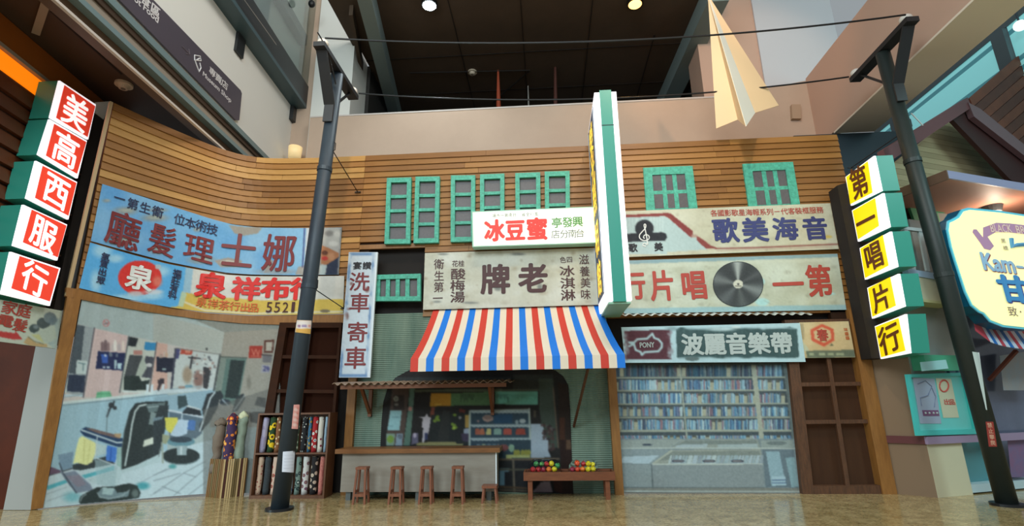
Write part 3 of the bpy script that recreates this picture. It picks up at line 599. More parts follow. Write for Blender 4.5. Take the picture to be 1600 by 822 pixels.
c.poly([(58, 534), (360, 534), (255, 616), (60, 614)], (140, 150, 150)).poly([(90, 574), (300, 566), (240, 614), (64, 612)], (180, 196, 202)).poly([(362, 536), (892, 530), (900, 618), (258, 618)], (156, 158, 144)).poly([(375, 545), (884, 540), (890, 580), (400, 588), (290, 600)], (130, 134, 124))
x = 350
while x < 880: w_ = random.randint(12, 30); c.poly([(x+14, 568), (x+w_+10, 568), (x+w_, 614), (x, 614)], random.choice([(176, 190, 196), (160, 176, 180), (188, 200, 198), (150, 160, 166)])); x += w_+2
for x in (410, 590, 755): c.ell(x, 600, 38, 9, (62, 62, 74)).ell(x, 600, 30, 4, (130, 120, 116))
c.line([(370, 540), (262, 616)], 3, (176, 176, 158)).line([(258, 619), (900, 619)], 2.4, (196, 200, 188)).poly([(60, 620), (252, 620), (258, 752), (66, 750)], (142, 150, 148)).poly([(258, 622), (900, 620), (916, 752), (264, 756)], (140, 146, 144)).line([(254, 620), (262, 756)], 1.6, (84, 90, 92)).line([(66, 754), (916, 756)], 1.2, (90, 96, 96))
c.poly([(892, 480), (1080, 478), (1088, 524), (896, 522)], (150, 158, 150)).ell(985, 495, 60, 12, (112, 120, 116)).poly([(902, 532), (1085, 532), (1112, 756), (920, 752)], (104, 116, 122)).poly([(922, 545), (1000, 545), (1040, 740), (955, 745)], (150, 176, 184)).poly([(955, 690), (1036, 690), (1040, 740), (960, 745)], (176, 200, 208)).line([(960, 712), (1038, 710)], 1.6, (80, 100, 130)).line([(958, 728), (1040, 728)], 1.6, (80, 100, 130)).poly([(1036, 580), (1090, 578), (1112, 750), (1072, 752)], (140, 168, 172))
c.poly([(60, 756), (1120, 758), (1120, 790), (60, 790)], (128, 124, 112)).line([(60, 776), (1120, 778)], 2, (176, 178, 166))
T(0, 0, 1); c.mask(np.ones((c.h, c.w))*.14, (110, 160, 190)); c.noise(4, 2).blur(1)
cm = thing('cassette_shelf_mural', 'flat photo mural of record shop shelves packed with cassettes above storage bins', 'mural', Y0.at(1110, 770, .03))
obj('mural_panel', panel(Y0, st_, sb_, .03, .04, 1), board, cm)
print_mesh('printed_photo', Y0, st_, sb_, .032, c, cm, 1.2)
obj('bottom_rail', MB().beam(Y0.at(969, 771, .05), Y0.at(1254, 772, .05), .03, .03), chrome, cm)

# ------------------------------------------------------------------ sign boards
def signboard(name, label, M, top, bot, off, thick, cv, cat='sign', edge=board, step=1.5, group=None, lit=False):
    mid = lp(bot, .5); t = thing(name, label, cat, M.at(mid[0], mid[1], off), group)
    obj('board', panel(M, top, bot, off, thick), edge, t)
    print_mesh('painted_face', M, top, bot, off+.004, cv, t, step, PRINT_LIT if lit else PRINT); t['_off'] = off+(.02 if isinstance(M, Facade) else .009)
    return t
ink = {k: mat('ink_%s' % k, v, .55) for k, v in dict(maroon=(122, 44, 46), navy=(46, 52, 84), red=(214, 40, 34), brick=(176, 68, 56), black=(38, 34, 40), white=(232, 232, 226), blue=(56, 62, 116),
       umber=(70, 30, 28), green=(88, 156, 74), grey=(112, 108, 104), orange=(206, 100, 44), palegrey=(178, 190, 188), purple=(150, 90, 140)).items()}

# barber sign on the curve
tp = [(160, 287.5), (225, 308), (280, 326), (330, 342), (364, 351), (403, 355.5), (460, 356.5), (534, 355.5)]
bo = [(142, 376.5), (205, 394), (262, 409), (320, 420.5), (356, 426.5), (393, 429), (460, 430), (529, 429)]
c = Canvas(135, 280, 540, 436, (112, 170, 214)); c.blotch(60, (150, 190, 218), 8, 26, .5).blotch(26, (84, 150, 208), 6, 20, .5); T = c.T
T(120, 270, 4.11)
for cx, cy, rx, ry in ((310, 245, 70, 24), (500, 290, 80, 22), (290, 440, 80, 26), (530, 500, 60, 24), (800, 560, 80, 24), (770, 365, 22, 14), (190, 180, 24, 10), (520, 240, 60, 12)): c.ell(cx, cy, rx, ry, (146, 150, 146), .85, .9).ell(cx+8, cy-4, rx*.6, ry*.5, (180, 184, 170), .7, .8)
T(320, 310, 4.11)
c.poly([(155, 172), (230, 180), (370, 186), (340, 225), (250, 240), (190, 225)], (156, 150, 140)).poly([(60, 400), (150, 380), (240, 400), (220, 440), (100, 440)], (160, 150, 142)).ell(150, 410, 50, 12, (196, 190, 176)).poly([(400, 380), (440, 400), (420, 470), (380, 480)], (158, 150, 144)).ell(460, 470, 120, 18, (150, 150, 150), .7, .7).poly([(600, 440), (640, 430), (640, 495), (580, 490)], (160, 156, 150))
c.line([(641, 190), (628, 440)], 2, (66, 70, 122)).poly([(652, 186), (672, 186), (655, 490), (636, 490)], (196, 200, 204)).poly([(672, 186), (885, 186), (860, 492), (655, 492)], (168, 166, 162))
c.poly([(672, 186), (760, 186), (740, 492), (655, 492)], (140, 136, 132)).ell(820, 250, 62, 66, (176, 174, 168)).ell(800, 225, 30, 18, (120, 116, 112), .8, .7).ell(850, 230, 24, 20, (200, 198, 190), .8, .7).ell(825, 290, 30, 16, (206, 204, 198), .8, .6).poly([(748, 300), (800, 320), (860, 350), (868, 372), (800, 430), (745, 420)], (166, 112, 78)).ell(770, 350, 20, 14, (96, 56, 40)).ell(770, 385, 22, 14, (180, 60, 54)).ell(812, 375, 22, 26, (190, 140, 104), .8, .7).poly([(785, 425), (868, 372), (858, 490), (775, 490)], (46, 54, 74)).poly([(740, 430), (785, 430), (770, 488), (735, 488)], (176, 190, 190)).poly([(872, 186), (885, 186), (862, 490), (852, 490)], (130, 130, 130))
T(0, 0, 1); c.noise(3, 2).blur(1)
s = signboard('barber_signboard', 'long curved pale blue barber sign with five dark red characters and an old woman portrait', FAC, tp, bo, .06, .025, c)
letters(FAC, [('廳', 193, 360, 58, 58, .36), ('髮', 254, 375, 46, 50, .32), ('理', 311, 388.5, 50, 44, .27), ('士', 372, 392, 58, 58, .1), ('娜', 436, 395, 54, 62, .02)], 50, 50, .2, s['_off'], ink['maroon'], s, .022)
letters(FAC, [('一', 187, 310), ('第', 207.6, 318.7), ('生', 227, 325), ('衛', 246.5, 331), ('位', 280.6, 343), ('本', 297.6, 348.5), ('術', 314.6, 353), ('技', 331.7, 358)], 19, 18, .3, s['_off'], ink['navy'], s, .02)

# cloth shop sign below it
tp = [(141, 379), (203, 397), (260, 412), (320, 423.5), (356, 429.5), (393, 431.5), (460, 432), (538, 431)]
bo = [(123.6, 450), (170, 461), (217, 471), (270, 481), (320, 487.5), (393, 492), (460, 492), (536, 490)]
c = Canvas(118, 372, 545, 498, (206, 206, 200)); c.blotch(50, (188, 186, 178), 5, 16, .4).blotch(20, (222, 222, 218), 6, 18, .6); T = c.T
c.poly([(110, 365), (300, 412), (289, 500), (100, 480)], (92, 170, 222)).poly([(291, 414), (303, 414), (292, 500), (280, 500)], (150, 186, 205))
for cx, cy, rx, ry in ((160, 392, 14, 10), (250, 424, 14, 8), (200, 466, 26, 6), (238, 462, 16, 6), (150, 440, 8, 16), (180, 404, 12, 6)): c.ell(cx, cy, rx, ry, (176, 214, 230), .8, .9)
c.poly([(289, 457), (320, 462.5), (417, 470), (536, 467), (545, 500), (118, 500), (283, 478)], (206, 178, 86)).line([(283, 470), (320, 485), (400, 490), (470, 488), (538, 487)], 3, (214, 208, 176)).poly([(284, 455), (292, 459), (286, 480), (278, 478)], (180, 200, 170))
c.ell(218.5, 434, 34, 27, (214, 58, 52)).ell(240, 456, 14, 4, (206, 214, 220), .9, .7).ell(212, 459, 12, 4, (196, 196, 200), .9, .6).ell(246, 440, 7, 8, (220, 130, 110), .8, .8).ell(247, 417, 5, 4, (180, 190, 196), .9)
c.ell(420, 487, 5, 3, (150, 148, 160)).ell(508, 486, 8, 2.4, (120, 110, 90)).ell(462, 441, 7, 8, (206, 170, 160), .6, .7).ell(412, 461, 6, 3, (222, 220, 214))
c.noise(3, 2).blur(1)
s = signboard('cloth_shop_signboard', 'curved blue, white and mustard cloth shop sign with red disc, below the barber sign', FAC, tp, bo, .06, .025, c)
letters(FAC, [('泉', 218.5, 434)], 44, 40, .25, s['_off'], ink['white'], s, .045)
letters(FAC, [('泉', 330, 446, 50, 42, .12), ('祥', 384.5, 451, 46, 38, .04), ('布', 430.7, 451, 48, 36, 0), ('行', 474, 451, 42, 36, 0)], 44, 34, .05, s['_off'], ink['red'], s, .055)
letters(FAC, [('泉', 315, 472, 18, 16, .16), ('祥', 332.7, 474.5, 18, 16, .12), ('茶', 350, 477, 18, 16, .08), ('行', 367, 478.5, 17, 15, .06), ('出', 383, 480, 17, 15, .04), ('品', 396.5, 480.8, 17, 15, .03)], 16, 15, .06, s['_off'], ink['orange'], s, .02)
letters(FAC, [('5', 420.5, 480, 9, 16, 0), ('5', 433, 480.3, 9, 16, 0), ('2', 446, 480.2, 9, 16, 0), ('1', 458, 479.8, 5, 16, 0)], 10, 16, 0, s['_off'], ink['umber'], s, .0)
letters(FAC, [('氣', 165, 401), ('質', 162.8, 412.3), ('出', 160.2, 425), ('眾', 157.7, 438), ('福', 277, 427), ('莊', 274.5, 438.3), ('有', 272, 450), ('料', 269.6, 461)], 14.5, 12.5, .28, s['_off'], ink['navy'], s, .035)

# upright car-wash sign
c = Canvas(524, 390, 592, 594, (196, 204, 210)); c.T(500, 380, 3.16)
c.poly([(143, 45), (278, 45), (240, 663), (93, 663)], (112, 142, 178)).poly([(156, 62), (258, 62), (222, 645), (108, 645)], (196, 206, 214)).poly([(270, 45), (280, 45), (242, 663), (232, 663)], (206, 214, 222))
for cx, cy, rx, ry in ((232, 230, 12, 14), (140, 325, 10, 6), (130, 360, 12, 20), (215, 595, 6, 10), (155, 200, 8, 8)): c.ell(cx, cy, rx, ry, (126, 92, 88), .9, .5)
for i in range(30): y = random.uniform(60, 650); c.ell(random.choice([150-y*.075, 268-y*.06]), y, 10, 26, (196, 206, 214), .7, .8)
c.T(0, 0, 1).noise(3, 2).blur(1)
s = signboard('car_wash_signboard', 'narrow upright white sign with faded blue border and dark red characters', Y0, [(545, 394), (588, 394)], [(529.5, 590), (576, 590)], .2, .04, c)
letters(Y0, [('洗', 561.7, 440, 33, 31), ('車', 561.7, 473, 33, 32), ('寄', 558.5, 519, 34, 34), ('車', 555.3, 559, 36, 37)], 30, 30, 0, s['_off'], ink['maroon'], s, .02)
letters(Y0, [('宴', 558.3, 415), ('讚', 573.3, 415)], 14, 12, 0, s['_off'], ink['black'], s, .035)
obj('side_strip', pxprism(Y0, [(588, 394), (590, 394), (578, 590), (576, 590)], .205, .05), mat('pale_edge_strip', (220, 228, 232), .4), s)

# old plate sign
c = Canvas(655, 385, 942, 490, (196, 196, 180)); c.blotch(90, (176, 172, 152), 3, 10, .5).blotch(50, (208, 210, 200), 4, 14, .5).blotch(36, (150, 138, 116), 1, 3, .6)
c.T(640, 380, 3.735)
for cx, cy, rx, ry in ((632, 64, 38, 8), (355, 348, 46, 6), (160, 342, 24, 6), (515, 265, 20, 14), (570, 240, 14, 10), (195, 64, 30, 6), (760, 255, 14, 18)): c.ell(cx, cy, rx, ry, (112, 116, 112), .8, .7)
c.T(0, 0, 1).noise(3, 2).blur(1)
s = signboard('old_plate_signboard', 'weathered grey-white sign with dark maroon characters directly above the striped awning', Y0, [(664, 395.5), (932, 387.5)], [(661, 484), (936, 476)], .08, .03, c)
letters(Y0, [('牌', 774, 436), ('老', 833, 434.5)], 47, 48, -.03, s['_off'], ink['umber'], s, .045)
letters(Y0, [('滋', 912.5, 405.5), ('養', 913.6, 424), ('美', 914.7, 441.8), ('味', 915, 460), ('衛', 686, 412.7), ('生', 686, 431), ('第', 685.5, 448.5), ('一', 684, 466)], 16.5, 17, -.03, s['_off'], ink['umber'], s, .01)
letters(Y0, [('冰', 886, 423.5), ('淇', 887, 442.3), ('淋', 887.6, 461), ('酸', 715.8, 428), ('梅', 715, 446), ('湯', 715, 464)], 24, 18.5, -.03, s['_off'], ink['umber'], s, .022)
letters(Y0, [('色', 879.6, 406), ('四', 889.8, 405.5), ('花', 711, 411.8), ('桂', 720.8, 411.6)], 10, 10.5, -.03, s['_off'], ink['umber'], s, .01)
# red bean ice light box
def lit(name, rgb, e): return mat(name, rgb, .4, emit=e)
lbc = lit('lit_cream', (246, 246, 226), 1.0)
s = thing('dessert_lightbox', 'wide glowing white light box with red characters above the old grey-white sign', 'light box', Y0.at(835, 386, .2))
q = [(737, 330.5), (930, 322.5), (934, 380), (738, 386)]
obj('casing', slab(Y0, q, 0, 0, 1, 1, .32, .125), mat('pale_green_casing', (150, 196, 168), .4), s)
c = Canvas(730, 318, 940, 392, (250, 250, 238)); c.ell(750, 362, 12, 30, (236, 244, 205), .7, 1).ell(920, 345, 16, 22, (240, 244, 206), .7, 1)
print_mesh('lit_face', Y0, [(739, 332), (929, 324)], [(740, 384.5), (932, 378.5)], .324, c, s, 4, PRINT_LIT)
letters(Y0, [('冰', 772.5, 360, 32, 35), ('豆', 805, 359.5, 32, 34), ('蜜', 839, 357.5, 34, 36)], 30, 33, -.04, .33, mat('lit_red_ink', (228, 44, 24), .5, emit=.35), s, .06)
letters(Y0, [('亭', 870, 348), ('發', 886.8, 347), ('興', 902.5, 346)], 17.5, 17, -.04, .33, mat('lit_green_ink', (70, 140, 50), .5, emit=.1), s, .02)
letters(Y0, [('店', 868, 365.8), ('分', 881.8, 365.3), ('南', 894.5, 364.8), ('台', 906.2, 364.2)], 14.5, 14, -.04, .33, mat('lit_grey_ink', (96, 108, 92), .5, emit=.05), s, .0)
letters(Y0, row('場市一第南台', 772, 337, 804, 335.5)+row('省全行風', 818, 335, 838, 334.2), 6.5, 6.5, -.04, .33, MATS['lit_grey_ink'], s, .0)

# record shop signs on the right
c = Canvas(970, 312, 1320, 408, (196, 194, 170)); c.blotch(70, (178, 172, 146), 3, 10, .5).blotch(40, (210, 210, 190), 4, 14, .5).blotch(40, (160, 150, 126), 1, 2.5, .5); c.T(980, 320, 10.27)
c.poly([(-60, 200), (560, 180), (640, 200), (1020, 520), (1110, 530), (1260, 700), (1300, 720), (-60, 800)], (176, 196, 194))
for i in range(14): x = -30+i*46; c.line([(x, 200), (x+10, 780)], 1.2, random.choice([(206, 220, 216), (150, 172, 176)]), .6)
c.poly([(-60, 165), (640, 130), (700, 140), (760, 190), (1050, 420), (1060, 520), (1020, 525), (660, 210), (600, 182), (-60, 205)], (132, 62, 60)).poly([(1115, 495), (1250, 580), (1330, 650), (1420, 680), (1450, 705), (1270, 705), (1200, 650), (1110, 560)], (138, 70, 66)).ell(1080, 500, 50, 26, (176, 150, 136), .9, .5)
c.ell(275, 380, 150, 140, (44, 46, 52)).poly([(-20, 465), (560, 440), (620, 460), (640, 520), (610, 575), (-20, 600)], (44, 46, 52)).poly([(-40, 620), (100, 590), (430, 580), (620, 580), (640, 800), (-40, 800)], (178, 198, 196))
c.T(0, 0, 1); c.line([(1118, 388.5), (1180, 387), (1310, 381.5)], 2, (132, 66, 62)).ell(1294, 370, 6, 2.5, (206, 180, 90), .9, .5).line([(1120, 392), (1300, 386)], 1, (140, 90, 80), .5).noise(3, 2).blur(1)
s = signboard('poster_shop_signboard', 'cream sign with blue characters and treble clef badge below two grid windows', Y0, [(974, 330.2), (1297.5, 317.5)], [(980, 401.5), (1310.6, 389)], .1, .03, c)
letters(Y0, [('歌', 1133.5, 360, 41, 40), ('美', 1179.6, 359, 42, 40), ('海', 1227, 357.5, 40, 38), ('音', 1273.6, 356.5, 40, 38)], 41, 38, -.045, s['_off'], ink['blue'], s, .045)
letters(Y0, row('各國影歌星海報系列', 1115.5, 333, 1203, 331)+[('－', 1214, 330.5)]+row('代客裝框服務', 1225.5, 330.3, 1281, 328), 11.3, 11, -.04, s['_off'], ink['brick'], s, .015)
letters(Y0, [('歌', 989, 387), ('美', 1029, 385.5)], 14, 14, -.04, s['_off'], ink['black'], s, .04)
o_ = s['_off']; cl = [(1009, 385), (1004.5, 384), (1005, 381), (1008, 380), (1012, 383.5), (1011.5, 377), (1010, 368), (1008, 358), (1006, 352), (1007.5, 349.8), (1009.5, 352), (1008.5, 357), (1003, 362.5), (998.5, 368), (1000, 373.5), (1006, 376.5), (1013, 375), (1015, 370.5), (1012, 367), (1007.5, 367), (1005, 370.5), (1007, 373)]
obj('treble_clef', MB().tube([Y0.at(*p, off=o_) for p in smooth(cl, 1)], .011, 6), ink['white'], s)

c = Canvas(970, 390, 1330, 496, (190, 196, 176)); c.blotch(80, (170, 172, 150), 3, 12, .5).blotch(50, (206, 214, 200), 4, 16, .5).blotch(60, (150, 150, 130), 1, 3, .5)
c.poly([(970, 405), (1330, 394), (1330, 401), (970, 413)], (126, 160, 172), .8).poly([(970, 482), (1330, 476), (1330, 490), (970, 494)], (140, 180, 190), .8).poly([(983, 414), (1310, 403), (1312, 408), (983, 420)], (200, 206, 188), .7)
for cx, cy, rx, ry in ((1191, 472, 11, 6), (1085, 464, 6, 3), (1298, 459, 7, 2), (1240, 443, 8, 2), (1190, 440, 5, 5)): c.ell(cx, cy, rx, ry, (168, 212, 212), .9, .4)
for i in range(25): x, y = random.uniform(990, 1300), random.uniform(412, 480); c.line([(x, y), (x+random.uniform(-12, 12), y+random.uniform(-6, 6))], .8, (130, 128, 108), .5)
c.noise(3, 2).blur(1)
s = signboard('record_shop_signboard', 'pale grey-green sign with brick red characters around a painted black record', Y0, [(976, 407.3), (1308.4, 396.5)], [(975, 490), (1322.6, 484)], .1, .03, c); o_ = s['_off']
letters(Y0, [('行', 990, 446, 38, 46), ('片', 1035, 446, 40, 50), ('唱', 1084.5, 445, 42, 48), ('一', 1231.5, 444, 50, 44), ('第', 1280, 438.5, 42, 52)], 40, 48, -.04, o_, ink['brick'], s, .04)
cc = Canvas(1110, 404, 1198, 486, (62, 66, 68)); X_, Y_ = cc.X-1153.4, (cc.Y-444)*1.1; an = np.degrees(np.arctan2(Y_, X_)); 
for a0, w_, col in ((-92, 12, (176, 184, 180)), (-165, 16, (116, 122, 122)), (78, 14, (90, 96, 96)), (20, 18, (130, 138, 138)), (130, 18, (96, 102, 104)), (-30, 10, (84, 88, 90))): cc.mask(np.exp(-(((an-a0+180) % 360-180)/w_)**2)*.9, col)
cc.ell(1153.4, 444, 7.5, 6.8, (206, 206, 190)).ell(1153.4, 444, 1.6, 1.5, (60, 60, 60)).line([(1149, 447), (1158, 447)], 1.2, (90, 90, 80)).noise(3, 1)
dv = MB(); ring = [Y0.at(1153.4+39.5*math.cos(t), 444+35.5*math.sin(t), o_+.004) for t in np.linspace(0, 2*math.pi, 41)[:-1]]
dv.prism(ring, [p+np.array([0, .004, 0]) for p in ring]); obj('painted_record', dv, mat('record_black', (52, 56, 58), .4), s)
print_mesh('record_grooves', Y0, [(1112, 406), (1195, 406)], [(1112, 482), (1195, 482)], o_+.006, cc, s, 1.2, inside=[(1153.4+38.5*math.cos(t), 444+34.5*math.sin(t)) for t in np.linspace(0, 2*math.pi, 40)])
# scalloped zinc strip under it
mb = MB(); a, b = Y0.at(966, 489, .14), Y0.at(1265, 487.5, .14); N = 130
vs = []; 
for i in range(N+1):
    k = i/N; p = a*(1-k)+b*k; w_ = .018*math.sin(k*2*math.pi*22)
    for y, zz in ((-.22, -.05), (.02, .03)): vs.append((p[0], y, p[2]+w_+zz)); vs.append((p[0], y, p[2]+w_+zz-.006))
fs = []
for i in range(N): j = 4*i; fs += [(j, j+4, j+6, j+2), (j+1, j+3, j+7, j+5), (j, j+1, j+5, j+4), (j+2, j+6, j+7, j+3)]
tag(obj('corrugated_canopy', mb.add(vs, fs), mat('zinc_sheet', (190, 196, 190), .4, metal=.4), smooth=True), 'short corrugated metal strip under the black record sign', 'canopy')

c = Canvas(965, 500, 1262, 572, (176, 206, 214)); c.T(960, 490, 4.21)
c.poly([(65, 115), (365, 105), (375, 300), (80, 300)], (88, 52, 62)).poly([(405, 105), (430, 92), (1160, 88), (1200, 100), (1216, 285), (1190, 292), (430, 302), (412, 290)], (62, 86, 88))
for i in range(60): c.ell(random.uniform(420, 1200), random.choice((92, 300))+random.uniform(-6, 6), random.uniform(16, 60), random.uniform(4, 12), (176, 206, 214), .6, .8)
for i in range(34): x = random.uniform(430, 1190); c.line([(x, 100), (x+6, 290)], .8, (96, 124, 126), .35)
c.ell(512, 298, 46, 14, (70, 84, 84)).ell(512, 298, 60, 20, (150, 180, 186), .3, .6).ell(700, 104, 90, 12, (190, 214, 218), .8, .8).ell(800, 90, 30, 8, (210, 226, 226), .8, .6).ell(380, 100, 40, 14, (120, 144, 150), .7, .8)
for i in range(40): c.ell(random.choice((75, 365))+random.uniform(-10, 10), random.uniform(115, 300), random.uniform(6, 18), random.uniform(6, 20), random.choice([(176, 206, 214), (110, 80, 90)]), .5, .9)
c.line([(150, 170), (215, 165), (250, 132), (262, 160), (290, 170), (312, 195), (312, 220), (290, 248), (200, 254), (180, 272), (172, 252), (140, 240), (130, 205), (98, 190), (130, 190), (150, 170)], 3.2, (176, 206, 214)).line([(98, 215), (130, 200)], 3, (176, 206, 214))
c.T(0, 0, 1).noise(3, 2).blur(1)
s = signboard('tape_shop_signboard', 'long dark grey sign with frayed white border, above the cassette shelf mural', Y0, [(970.7, 511.4), (1249.8, 504.7)], [(976.6, 567), (1258.8, 565.5)], .19, .02, c)
letters(Y0, [('波', 1082, 538), ('麗', 1116.8, 537.5), ('音', 1151.2, 537), ('樂', 1185.6, 536.5), ('帶', 1221, 536)], 34.5, 35, -.015, s['_off'], ink['palegrey'], s, .05)
letters(Y0, [('PONY', 1011, 539)], 23, 8.5, -.03, s['_off'], ink['palegrey'], s, .035)

c = Canvas(1244, 496, 1342, 564, (206, 184, 140)); c.blotch(30, (190, 166, 122), 3, 9, .5).blotch(20, (216, 200, 160), 3, 9, .5); c.T(1240, 495, 11.74)
c.poly([(520, 130), (735, 225), (752, 435), (558, 553), (330, 440), (305, 240)], (206, 96, 72)).poly([(520, 190), (675, 255), (690, 405), (560, 480), (388, 405), (370, 270)], (208, 184, 142))
c.poly([(230, 625), (1120, 605), (1140, 745), (240, 760)], (104, 114, 96))
for x, w_ in ((330, 40), (520, 60), (680, 50), (850, 70)): c.rect(x-w_, 660, x+w_, 715, (176, 186, 150), .7)
c.poly([(110, 120), (185, 130), (200, 420), (150, 420)], (150, 138, 110), .6).poly([(150, 440), (260, 560), (290, 620), (160, 640)], (190, 196, 170), .8).poly([(690, 490), (730, 530), (660, 540)], (90, 96, 76))
c.T(0, 0, 1).noise(3, 2).blur(1)
s = signboard('soy_sauce_signboard', 'small tan sign with a red hexagon, right of the long dark grey sign', Y0, [(1248.6, 504), (1325.8, 502)], [(1254, 559.5), (1336.5, 558.4)], .165, .015, c)
letters(Y0, [('春', 1285.2, 523.5)], 18, 20, -.02, s['_off'], ink['brick'], s, .04)
letters(Y0, [('味', 1321.5, 515), ('醬', 1323, 521.5), ('醬', 1324.3, 528)], 6.5, 6, -.02, s['_off'], ink['orange'], s, .01)

# ------------------------------------------------------------------ teal shutters and windows
def shutter(name, label, q, cols, rows, off=.11, depth=.1, ru=.17, rv=.07, bu=.07, bv=.045, group=None, label_hidden=None):
    mid = sub(q, .5, 1); t = thing(name, label, 'window', Y0.at(mid[0], mid[1], off), group)
    mb = MB()
    for r_ in ((0, 0, ru, 1), (1-ru, 0, 1, 1), (ru, 0, 1-ru, rv), (ru, 1-rv, 1-ru, 1)): slab(Y0, q, *r_, off, off-depth, mb)
    fr_o = obj('frame', mb, teal, t)
    for i in range(1, cols):
        u = ru+(1-2*ru)*i/cols; obj('glazing_bar', slab(Y0, q, u-bu/2, rv, u+bu/2, 1-rv, off-.015, off-depth), teal, fr_o)
    for j in range(1, rows):
        v = rv+(1-2*rv)*j/rows
        for i in range(cols):
            u0, u1 = ru+(1-2*ru)*i/cols+(bu/2 if i else 0), ru+(1-2*ru)*(i+1)/cols-(bu/2 if i < cols-1 else 0)
            obj('glazing_bar', slab(Y0, q, u0, v-bv/2, u1, v+bv/2, off-.02, off-depth), teal, fr_o)
    for i in range(cols):
        for j in range(rows):
            u0, u1 = ru+(1-2*ru)*i/cols, ru+(1-2*ru)*(i+1)/cols; v0, v1 = rv+(1-2*rv)*j/rows, rv+(1-2*rv)*(j+1)/rows
            obj('pane', slab(Y0, q, u0, v0, u1, v1, max(off-.065, .044), max(off-.075, .036)), gauze, t)
    return t
for lab, q in (('leftmost tall teal shutter of the upper row', [(604.5, 278), (642.5, 277), (640.5, 380.5), (600.5, 381)]),
               ('second tall teal shutter from the left in the upper row', [(649, 276), (687, 275.5), (685, 379), (646, 380)]),
               ('third teal shutter from the left, its lower corner behind the light box', [(704.5, 274), (742.5, 273.6), (742, 377), (704, 378)]),
               ('fourth teal shutter from the left, lower half behind the light box', [(750, 272.5), (788, 271), (788, 376), (750, 377)]),
               ('fifth teal shutter from the left, lower half behind the light box', [(805, 270.5), (844, 269), (845, 373), (806, 374)]),
               ('rightmost tall teal shutter, beside the tall blue light box', [(851, 268), (890, 267), (891, 372), (852, 373)])):
    shutter('window_shutter', lab, q, 1, 4, group='teal shutters in the upper row')
shutter('grid_window', 'teal nine-pane window over the treble clef end of the cream sign', [(1005, 262), (1082, 259), (1095, 366), (1013, 369)], 3, 3, ru=.17, rv=.11, bu=.085, bv=.05, off=.066, depth=.06, group='grid windows on the right')
shutter('grid_window', 'teal nine-pane window nearest the yellow light boxes', [(1160.5, 256), (1239, 252.7), (1257, 360), (1176, 364)], 3, 3, ru=.17, rv=.11, bu=.085, bv=.05, off=.066, depth=.06, group='grid windows on the right')
shutter('louvred_window', 'low wide teal window with four upright slots beside the upright car wash sign', [(571, 430), (657, 427.5), (657, 470), (569, 470.5)], 5, 1, ru=.06, rv=.17, bu=.07)

# ------------------------------------------------------------------ striped awning
aw = thing('striped_awning', 'red, white and blue striped awning over the sweet shop counter', 'awning', (-.5, 0, 3.2))
prof = [(0, 3.215), (-.25, 2.985), (-.5, 2.775), (-.8, 2.545), (-1.1, 2.345), (-1.4, 2.175)]
cols_ = [mat('awning_red', (206, 60, 44), .7), mat('awning_cream', (230, 212, 188), .7), mat('awning_blue', (16, 118, 214), .7)]
def aw_x(k, y): f = -y/1.4; return (-2.10-.035*f)*(1-k)+(.99+.19*f)*k
for i in range(27):
    k0, k1 = i/27, (i+1)/27; mi = (0, 1, 2, 1)[i % 4]; mb = MB(); vs = []
    for (y, z_) in prof:
        for d in (0, -.012): vs += [(aw_x(k0, y), y, z_+d), (aw_x(k1, y), y, z_+d)]
    for zz in (2.175-.0, 1.97): pass
    vs += [(aw_x(k0, -1.4), -1.405, 1.975), (aw_x(k1, -1.4), -1.405, 1.975), (aw_x(k0, -1.4), -1.393, 1.975), (aw_x(k1, -1.4), -1.393, 1.975)]
    n_ = len(prof)+1; fs = []
    for j in range(n_-1): a = 4*j; fs += [(a, a+1, a+5, a+4), (a+2, a+6, a+7, a+3), (a, a+4, a+6, a+2), (a+1, a+3, a+7, a+5)]
    fs += [(4*n_-4, 4*n_-3, 4*n_-1, 4*n_-2)]
    obj('fabric_stripe', mb.add(vs, fs), cols_[mi], aw)
obj('front_bar', MB().tube([(aw_x(0, -1.4)+.01, -1.38, 2.15), (aw_x(1, -1.4)-.01, -1.38, 2.15)], .018, 8), darkwood, aw)
obj('strut', MB().beam((.34+.32, -1.36, 2.12), (.42, -.04, .98+.1), .035, .035), oldwood, aw)

# ------------------------------------------------------------------ tall perpendicular light box
X0, X1, YF, YB, ZB, ZT = .96, 1.34, -1.5, -.12, 2.98, 6.72
s = thing('photo_studio_lightbox', 'tall upright light box with teal edge and yellow characters on navy face', 'light box', (1.15, -.8, ZB))
obj('casing', MB().box(X0+.09, X1-.09, YF, YB, ZB, ZT), tealbox, s)
obj('lit_case', MB().box(X0, X0+.09, YF+.02, YB, ZB+.02, ZT-.03), white_lit, s)
obj('lit_case', MB().box(X1-.09, X1, YF+.02, YB, ZB+.02, ZT-.03), white_lit, s)
obj('bottom_rail', MB().box(X0+.02, X1-.02, YF+.04, YB-.02, ZB-.03, ZB), mat('pale_green_casing', (150, 196, 168)), s)
obj('casing_joint', MB().box(X0+.085, X1-.085, YF-.004, YF, 6.03, 6.045), mat('dark_joint', (30, 60, 56)), s)
obj('printed_face', MB().box(X0-.008, X0, YF+.34, YB+.0, ZB+.22, ZT-.1), mat('lit_navy_print', (44, 58, 82), .5, emit=.5), s)
obj('edge_line', MB().box(X0-.014, X0-.008, YF+.335, YF+.35, ZB+.22, ZT-.1).box(X0-.014, X0-.008, YB-.02, YB, ZB+.22, ZT-.1), mat('pale_edge_strip', (220, 228, 232)), s)
mb = MB(); zc = (ZT-.45, 5.72, 5.12, 4.40, 3.68)
yl = mat('lit_yellow_ink', (250, 216, 74), .5, emit=.8)
